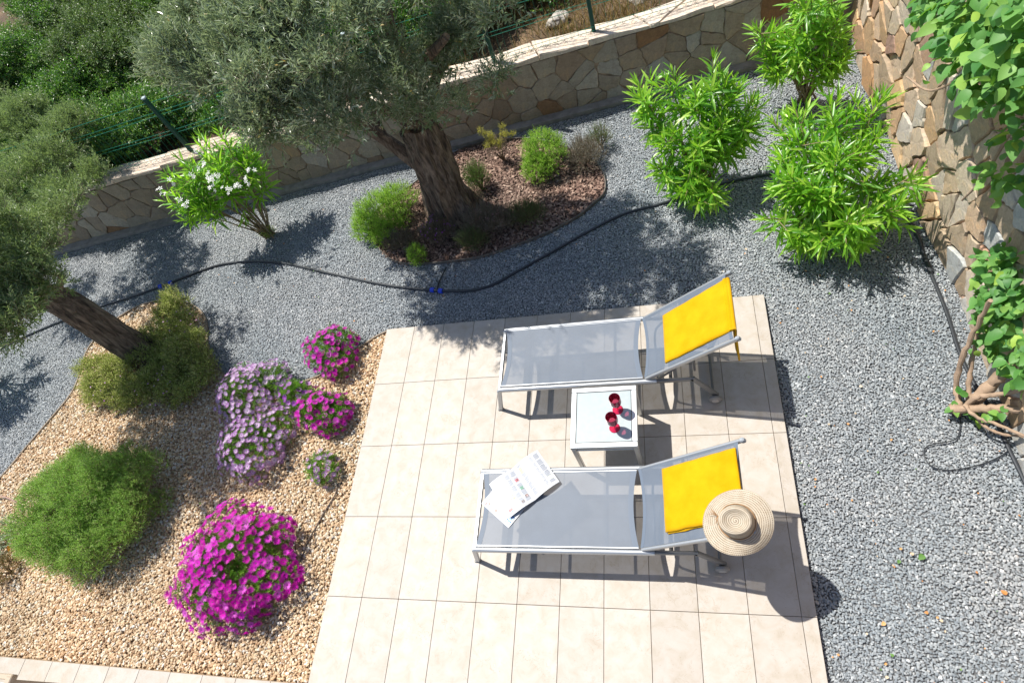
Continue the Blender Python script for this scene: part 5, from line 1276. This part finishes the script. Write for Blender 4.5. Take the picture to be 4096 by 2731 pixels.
b_ = MB(); P = [(.0945*math.cos(t)*(1+.02*math.sin(2*t+2.4)), .0945*math.sin(t)*(1+.02*math.sin(2*t+2.4)), .010+.003*math.sin(t*5)) for t in np.linspace(0, 6.28, 60)]
b_.tube(P, .0022, 5).tube([(x*1.01, y*1.01, z+.004+.002*math.sin(i*1.3)) for i, (x, y, z) in enumerate(P)], .0018, 5); b_.build("cord", [m_cord], hat)
kb = MB(); c0 = np.array([-.078, .064, .010]); rk = np.random.default_rng(3)
for a in range(9):
    d = norm(np.array([-.4, -.6 if a % 2 else .9, 0])+rk.normal(0, .35, 3)*np.array([1, 1, .1])); kb.tube(smooth_path([c0, c0+d*.02+np.array([0, 0, .010]), c0+d*.045+rk.normal(0, .006, 3)*np.array([1, 1, .2])], 4), .0013, 4)
kb.build("cord_knot", [m_cord], hat)

# ------------------------------------------------------------------ side table with frosted glass
m_tabm = metal("satin_aluminium", (.50, .52, .53), .38, .65)
tab = empty("side_table", (2.162, -1.222, 0)); tag(tab, "small square aluminium side table with frosted glass top between the two loungers", "table")
TH, HWx = .445, .232
for s in (-1, 1):
    MB().box((0, s*(HWx-.019), TH-.016), (2*HWx, .038, .032), bev=.004).build("frame_rail", [m_tabm], tab, smooth=False)
    MB().box((s*(HWx-.019), 0, TH-.016), (.038, 2*HWx-.076, .0318), bev=.0035).build("frame_rail", [m_tabm], tab, smooth=False)
    MB().box((0, s*(HWx-.016), TH-.072), (2*HWx-.07, .016, .014), bev=.003).build("lower_rail", [m_tabm], tab, smooth=False)
    MB().box((s*(HWx-.016), 0, TH-.072), (.016, 2*HWx-.07, .014), bev=.003).build("lower_rail", [m_tabm], tab, smooth=False)
    for s2 in (-1, 1):
        MB().box((s*(HWx-.018), s2*(HWx-.018), (TH-.034)/2), (.032, .032, TH-.034), bev=.004).build("leg", [m_tabm], tab, smooth=False)
m_frost, nt_, b_f = nmat("frosted_glass"); b_f.inputs["Base Color"].default_value = (.60, .68, .70, 1); b_f.inputs["Roughness"].default_value = .28; b_f.inputs["Specular IOR Level"].default_value = .5
n_ = noise_tex(nt_, 30, 4); cr_ = ramp(nt_, n_.outputs[0], [(.3, (.34, .40, .41)), (.7, (.38, .43, .44))]); nt_.links.new(cr_.outputs[0], b_f.inputs["Base Color"])
MB().box((0, 0, TH-.007), (2*HWx-.080, 2*HWx-.080, .008), bev=.0015).build("glass_top", [m_frost], tab, smooth=False)
m_gap = simple("dark_seal", (.05, .055, .06), .6)
for s in (-1, 1):
    MB().box((0, s*(HWx-.0395), TH-.003), (2*HWx-.078, .0018, .006)).build("seal", [m_gap], tab, smooth=False); MB().box((s*(HWx-.0395), 0, TH-.003), (.0018, 2*HWx-.081, .006)).build("seal", [m_gap], tab, smooth=False)
# goblets
def plastic():
    m, nt, b = nmat("clear_red_plastic"); nt.nodes.remove(b)
    tr = N(nt, "ShaderNodeBsdfTransparent"); tr.inputs[0].default_value = (.97, .36, .48, 1)
    df = N(nt, "ShaderNodeBsdfDiffuse"); df.inputs[0].default_value = (.85, .05, .18, 1)
    gl = N(nt, "ShaderNodeBsdfGlossy"); gl.inputs["Roughness"].default_value = .06
    fr = N(nt, "ShaderNodeFresnel"); fr.inputs[0].default_value = 1.45
    m1 = N(nt, "ShaderNodeMixShader"); m1.inputs[0].default_value = .25; nt.links.new(tr.outputs[0], m1.inputs[1]); nt.links.new(df.outputs[0], m1.inputs[2])
    m2 = N(nt, "ShaderNodeMixShader"); nt.links.new(fr.outputs[0], m2.inputs[0]); nt.links.new(m1.outputs[0], m2.inputs[1]); nt.links.new(gl.outputs[0], m2.inputs[2])
    nt.links.new(m2.outputs[0], nt.nodes["Material Output"].inputs[0]); return m
m_red = plastic()
for q, (x, y, rz, lab) in enumerate([(2.262, -1.176, .3, "translucent red goblet on the table, the one nearer the rear lounger"), (2.239, -1.313, 1.4, "translucent red goblet on the table, the one nearer the front lounger")]):
    go_ = empty("goblet", (x, y, TH-.0028)); tag(go_, lab, "goblet", "red goblets on the side table"); go_.rotation_euler = (0, 0, rz)
    MB().lathe([(0, .003), (.028, .0015), (.0365, .0008), (.0375, .002), (.036, .0038), (.022, .006), (.009, .011), (.0045, .02)], 40).build("foot", [m_red], go_, angle=60)
    MB().lathe([(.0046, .0205), (.0042, .04), (.005, .062), (.0085, .072)], 20).build("stem", [m_red], go_, angle=60)
    pr_ = [(0, .073), (.012, .074), (.025, .081), (.0335, .094), (.0375, .112)]
    for i in range(9): pr_ += [(.0385+.0012*(i % 2), .118+i*.007)]
    pr_ += [(.0385, .183), (.0365, .1835)]
    inn = [(r0-.0022, z0+.001) for r0, z0 in pr_[-3:0:-1]]
    MB().lathe(pr_+inn+[(0, .0765)], 44).build("bowl", [m_red], go_, angle=60)

# ------------------------------------------------------------------ magazines
def cmat(name, c, rough=.45): return simple(name, c, rough)
m_page = cmat("white_paper", (.50, .515, .54)); m_blk = cmat("black_ink", (.05, .05, .06)); m_gtxt = cmat("grey_print", (.20, .21, .24)); m_ltxt = cmat("pale_blue_print", (.27, .31, .38))
m_pk = cmat("pink_print", (.55, .38, .38)); m_or = cmat("orange_print", (.80, .42, .10)); m_gr = cmat("green_print", (.14, .38, .22)); m_rd = cmat("red_print", (.55, .10, .10)); m_yl = cmat("yellow_print", (.80, .72, .30)); m_bl = cmat("blue_print", (.06, .25, .60)); m_br = cmat("brown_print", (.22, .16, .13)); m_tl = cmat("teal_print", (.30, .62, .60)); m_lg = cmat("pale_green_print", (.68, .78, .55))
PM = [m_page, m_blk, m_gtxt, m_ltxt, m_pk, m_or, m_gr, m_rd, m_yl, m_bl, m_br, m_tl, m_lg]
mag = empty("open_magazine", (1.60, -1.72, .358)); tag(mag, "open magazine with printed columns and small pictures on the foot end of the front lounger", "magazine", "magazines on the front lounger")
PW, PH = .215, .292; UD = norm(np.array([1.506-1.690, -1.546+1.797, 0])); # spine direction (towards page top)
RD = np.array([UD[1], -UD[0], 0])*1.0                                      # towards the right-hand page
SP = np.array([1.598, -1.672, 0])                                        # spine centre
def page_z(u, side): return .004+.030*math.sin(min(1, abs(u)/PW*1.0)*math.pi*.72+.25)*(1 if side > 0 else .8)
def pg(side, u, v, lift=0):
    """u 0 spine .. PW outer edge, v -.5..+.5 of the height"""
    z = page_z(u, side)+lift; p = SP+RD*side*u*.97+UD*v*PH
    return np.array([p[0]-1.60, p[1]+1.72, z])
def page(side):
    nu, nv = 16, 6; V = [pg(side, PW*i/nu, j/nv-.5) for i in range(nu+1) for j in range(nv+1)]
    F = [(i*(nv+1)+j, (i+1)*(nv+1)+j, (i+1)*(nv+1)+j+1, i*(nv+1)+j+1) for i in range(nu) for j in range(nv)]
    if side < 0: F = [f[::-1] for f in F]
    n = len(V); Vb = [np.array([v[0], v[1], max(.001, v[2]-.007)]) for v in V]; edge = [i*(nv+1) for i in range(nu+1)]+[nu*(nv+1)+j for j in range(1, nv+1)]+[i*(nv+1)+nv for i in range(nu-1, -1, -1)]+[j for j in range(nv-1, 0, -1)]
    Fe = [(edge[i], edge[(i+1) % len(edge)], edge[(i+1) % len(edge)]+n, edge[i]+n) for i in range(len(edge))]
    return mesh_np("page", V+Vb, F+[tuple(x+n for x in f[::-1]) for f in F]+Fe, [m_page], smooth=False, parent=mag)
def prints(side, items, parent):
    b = MB()
    for (u0, u1, v0, v1, mi) in items:
        n = max(1, int(abs(u1-u0)/.015)); V = []
        for i in range(n+1):
            u = u0+(u1-u0)*i/n; V += [pg(side, u, v0, .0006), pg(side, u, v1, .0006)]
        F = [(2*i, 2*i+2, 2*i+3, 2*i+1) if side > 0 else (2*i, 2*i+1, 2*i+3, 2*i+2) for i in range(n)]; b.add(V, F, mi)
    return b.build("print", PM, parent, smooth=False)
rp, lp = page(1), page(-1)
r = np.random.default_rng(31)
it = []
for c in range(4):                         # listing columns of fine print on the right page
    u0 = .020+c*.047
    for k_ in range(5):
        vv = .45-k_*.178
        for l_ in range(9):
            v0 = vv-.012-l_*.0165
            it.append((u0, u0+.041*r.uniform(.75, 1), v0-.0085, v0, 2 if l_ % 3 else 3))
        if k_ > 1 or c < 2: it.append((u0+r.uniform(0, .01), u0+.034, vv-.008, vv+.000, 1))
it += [(.155, .200, -.33, -.24, 12), (.02, .045, .22, .38, 8)]
it = [(a, b, max(-.46, min(c, d)), max(c, d), m) for a, b, c, d, m in it]
prints(1, it, rp)
it = []
for c in range(4):
    u0 = .014+c*.049
    for k_ in range(5):
        vv = .44-k_*.178
        if c > 1 and 1 < k_ < 4: continue
        for l_ in range(8):
            v0 = vv-.02-l_*.0175; it.append((u0, u0+.040*r.uniform(.7, 1), v0-.008, v0, 3 if (l_+c) % 3 else 2))
        if r.random() < .5: it.append((u0, u0+.03, vv-.01, vv-.003, 1))
for (u, v, m1, m2) in [(.030, .17, 7, 1), (.030, -.06, 6, 2), (.030, -.30, 10, 4), (.072, -.38, 10, 2)]:
    it += [(u-.011, u+.011, v-.04, v+.04, m1), (u-.006, u+.002, v-.02, v+.02, m2)]
it += [(.105, .155, .10, .20, 4)]
for k_ in range(60):                       # loose colourful illustration
    a = r.uniform(0, 6.28); q = r.random()**.5; u = .128+.030*q*math.cos(a); v = -.12+.11*q*math.sin(a); s = r.uniform(.003, .008); it.append((u-s, u+s, v-s*2.2, v+s*2.2, int(r.choice([5, 5, 8, 11, 12, 7, 0]))))
it += [(.10, .16, -.30, -.292, 1), (.10, .155, -.325, -.318, 4), (.165, .195, -.40, -.34, 7), (.170, .182, -.44, -.41, 9)]
it.sort(key=lambda x: 0); prints(-1, it, lp)
# second magazine underneath
mg2 = empty("closed_magazine", (1.43, -1.85, .3505)); tag(mg2, "magazine lying under the open one, its pale blue cover with large blue letters showing", "magazine", "magazines on the front lounger")
A = np.array([1.293, -1.808]); B = np.array([1.508, -1.977]); ex = norm(B-A); ey = np.array([-ex[1], ex[0]]); MW, MH = .273, .21
th = math.atan2(ex[1], ex[0]); mg2.location = (A[0], A[1], .3505); mg2.rotation_euler = (0, 0, th)
MB().box((MW/2, MH/2, .003), (MW, MH, .006), bev=.001).build("cover", [m_page], mg2, smooth=False)
b_ = MB(); r = np.random.default_rng(33)
def rect(x0, x1, y0, y1, mi, z): b_.add([(x0, y0, z), (x1, y0, z), (x1, y1, z), (x0, y1, z)], [(0, 1, 2, 3)], mi)
PM2 = PM+[cmat("sky_print", (.30, .42, .56)), cmat("lavender_print", (.36, .36, .50))]
rect(.012, .212, .004, .19, 14, .0064)
def disc(cx, cy, r0, r1, mi, z, k=20): b_.add([(cx+r0*math.cos(t), cy+r1*math.sin(t), z) for t in np.linspace(0, 6.283, k, endpoint=False)], [tuple(range(k))], mi)
for i in range(46): disc(r.uniform(.02, .2), r.uniform(.015, .17), r.uniform(.008, .02), r.uniform(.008, .018), int(r.choice([0, 3, 13, 14, 13, 3])), .0066+.00002*i, 12)
disc(.085, .062, .034, .036, 13, .0078); disc(.085, .066, .026, .028, 14, .0079)
for i in range(26): disc(.02+r.random()*.035, .01+r.random()*.05, .004, .006, int(r.choice([10, 10, 4, 0])), .0080+.00002*i, 8)
disc(.12, .03, .010, .010, 10, .0082); 
for i in range(7): rect(.15+i*.006, .153+i*.006, .03+.002*i, .12, 0, .0084)
b_.build("print", PM2, mg2, smooth=False)
def letter(ch, x, y, s):
    """block serif capitals drawn with bars; text runs up the cover's short side"""
    bars = {"D": [(0, 0, .22, 1), (-.06, 0, .28, .1), (-.06, .9, .28, 1), (.2, .88, .55, 1), (.2, 0, .55, .12), (.5, .08, .72, .92)], "E": [(0, 0, .22, 1), (-.06, 0, .6, .1), (-.06, .9, .6, 1), (.2, .45, .45, .55), (.5, 0, .6, .28), (.5, .72, .6, 1)]}[ch]
    for (a, b, c, d) in bars: lt.add([(x+(1-q[1])*s*0+q[1]*s, y-q[0]*s, .0068) for q in ((a, b), (c, b), (c, d), (a, d))], [(0, 1, 2, 3)][:1] and [(3, 2, 1, 0)], 0)
lt = MB(); letter("D", .222, .078, .040); letter("E", .222, .042, .040)
lt.build("title_letters", [m_bl], mg2, smooth=False)

# ------------------------------------------------------------------ bench corner at the lower left
bn = empty("garden_bench", (-2.284,-3.111,0.400)); tag(bn, "corner of a seat with grey cushion and taupe arm at the bottom left edge", "seat")
c = bn.location; c.z = 0
A = np.array((-2.164,-3.042,0.420)); B = np.array((-2.409,-3.061,0.400)); 
def q_box(name, px0, px1, py0, py1, z0, z1, mat, bev=.01):
    a = np.array(px0); 
bl = np.array(bn.location)
pA, pB, pC = np.array((-1.966,-3.032,0.420)), np.array((-2.103,-3.041,0.420)), np.array((-2.122,-3.180,0.420))
MB().box((0.03, -.36, .40), (.055, .72, .045), bev=.006).build("arm_rail", [simple("taupe_frame", (.42, .34, .25), .6)], bn, smooth=False)
for sy in (-.04, -.66): MB().box((.03, sy, .19), (.045, .045, .38), bev=.005).build("leg", [bn.children[0].data.materials[0]], bn, smooth=False)
MB().box((-.42, -.005, .36), (.86, .04, .05), bev=.006).build("end_rail", [bn.children[0].data.materials[0]], bn, smooth=False)
MB().box((-.42, -.37, .36), (.82, .66, .10), bev=.03).build("cushion", [simple("grey_cushion", (.50, .50, .49), .85, var=.06, vscale=12, bmp=.3, bscale=220, bdist=.002)], bn, smooth=False)

# ------------------------------------------------------------------ fallen leaves
m_fo = leafmat("fallen_orange_leaf", [(0, (.55, .22, .06)), (1, (.70, .38, .14))], .6, .2, (.5, .3, .1)); m_fg = leafmat("fallen_green_leaf", [(0, (.08, .20, .04)), (1, (.16, .30, .06))], .5, .2); m_ft = leafmat("fallen_tan_leaf", [(0, (.55, .42, .28)), (1, (.72, .60, .42))], .6, .2, (.5, .4, .3))
FT = leaf_oval(.42, .3, .1)
FL = [(None, .045, m_fg, "green leaf, the largest one lying on the grey gravel"), (None, .028, m_fo, "orange leaf lying alone low on the grey gravel"), (None, .034, m_fo, "curled tan-orange leaf on the gravel near the right edge"),
      (None, .022, m_fo, "orange leaf, left of three in a row on the gravel"), (None, .016, m_fo, "small orange leaf, middle of three in a row on the gravel"), (None, .020, m_ft, "tan leaf, right of three in a row on the gravel"),
      (None, .024, m_ft, "tan leaf fragment just left of the large green leaf"), (None, .026, m_fg, "small green leaf left of the tan fragment"), (None, .018, m_fo, "orange leaf fragment above the small green leaf"),
      (None, .022, m_ft, "cream pebble-like petal on the gravel left of the vine"), (None, .018, m_fo, "orange leaf beside the patio on the lower gravel"), (None, .024, m_ft, "tan leaf on gravel between two oleanders and the rear lounger"),
      (None, .014, m_fo, "small orange leaf touching the tan leaf near the rear lounger"), (None, .020, m_ft, "pale leaf at the bottom of the grey gravel"), (None, .018, m_fo, "orange leaf just above the lowest pale leaf"), (None, .016, m_fg, "tiny green leaf on the gravel right beside the patio edge"),
      (None, .012, m_fg, "tiny green leaf near the bottom of the gravel"), (None, .022, m_fg, "green leaf near the bottom of the gravel"), (None, .014, m_ft, "pale round leaf in the olive shade behind the rear lounger")]
FLW = [(4.045,-2.018),(3.753,-2.406),(4.410,-2.231),(3.990,-2.344),(4.025,-2.373),(4.054,-2.388),(3.991,-2.019),(3.907,-2.049),(3.921,-1.986),(3.917,-0.856),(3.799,-1.145),(3.318,0.503),(3.300,0.467),(3.693,-2.693),(3.716,-2.623),(3.608,-0.757),(3.675,-2.653),(3.760,-2.585),(2.844,0.576)]
r = np.random.default_rng(91)
lms = {}
for (px, s, mt, lab), W_ in zip(FL, FLW):
    if mt.name not in lms:
        o = mesh_np("fallen_leaf", FT[0], FT[1], [mt], rnd=np.zeros(len(FT[1])), smooth=True); lms[mt.name] = o.data; bpy.data.objects.remove(o)
    o = bpy.data.objects.new("fallen_leaf", lms[mt.name]); n_ = norm(np.array([0, 0, 1.])+r.normal(0, .15, 3)); t = norm(np.cross(n_, r.normal(size=3)))
    o.matrix_world = frame_mat(np.array([W_[0], W_[1], GZ+.012]), t, n_, s); COL.objects.link(o); tag(o, lab, "leaf", "fallen leaves on the grey gravel")
n = 420; gx = np.concatenate([r.uniform(3.42, 4.7, 120), r.uniform(-4, 4.6, 220), r.uniform(-2.9, -.1, 80)]); gy = np.concatenate([r.uniform(-2.9, 1.0, 120), r.uniform(.1, 2.4, 220), r.uniform(-2.9, -.5, 80)])
q = ~((gx > -.02) & (gx < 3.4) & (gy < .01)) & (gy < wall_y(gx)-.15); gx, gy = gx[q], gy[q]; n = len(gx)
O = np.stack([gx, gy, np.full(n, GZ+.010)], -1); V_, F_, li = place(FT, O, norm(np.stack([r.normal(size=n), r.normal(size=n), r.normal(0, .15, n)], -1)), norm(np.array([0, 0, 1.])+r.normal(0, .3, (n, 3))), r.uniform(.006, .018, n))
mi = r.choice([0, 1, 2], n, p=[.3, .3, .4])[li]
tag(mesh_np("leaf_litter", V_, F_, [m_fo, m_fg, m_ft], mi, r.random(n)[li]), kind="stuff")
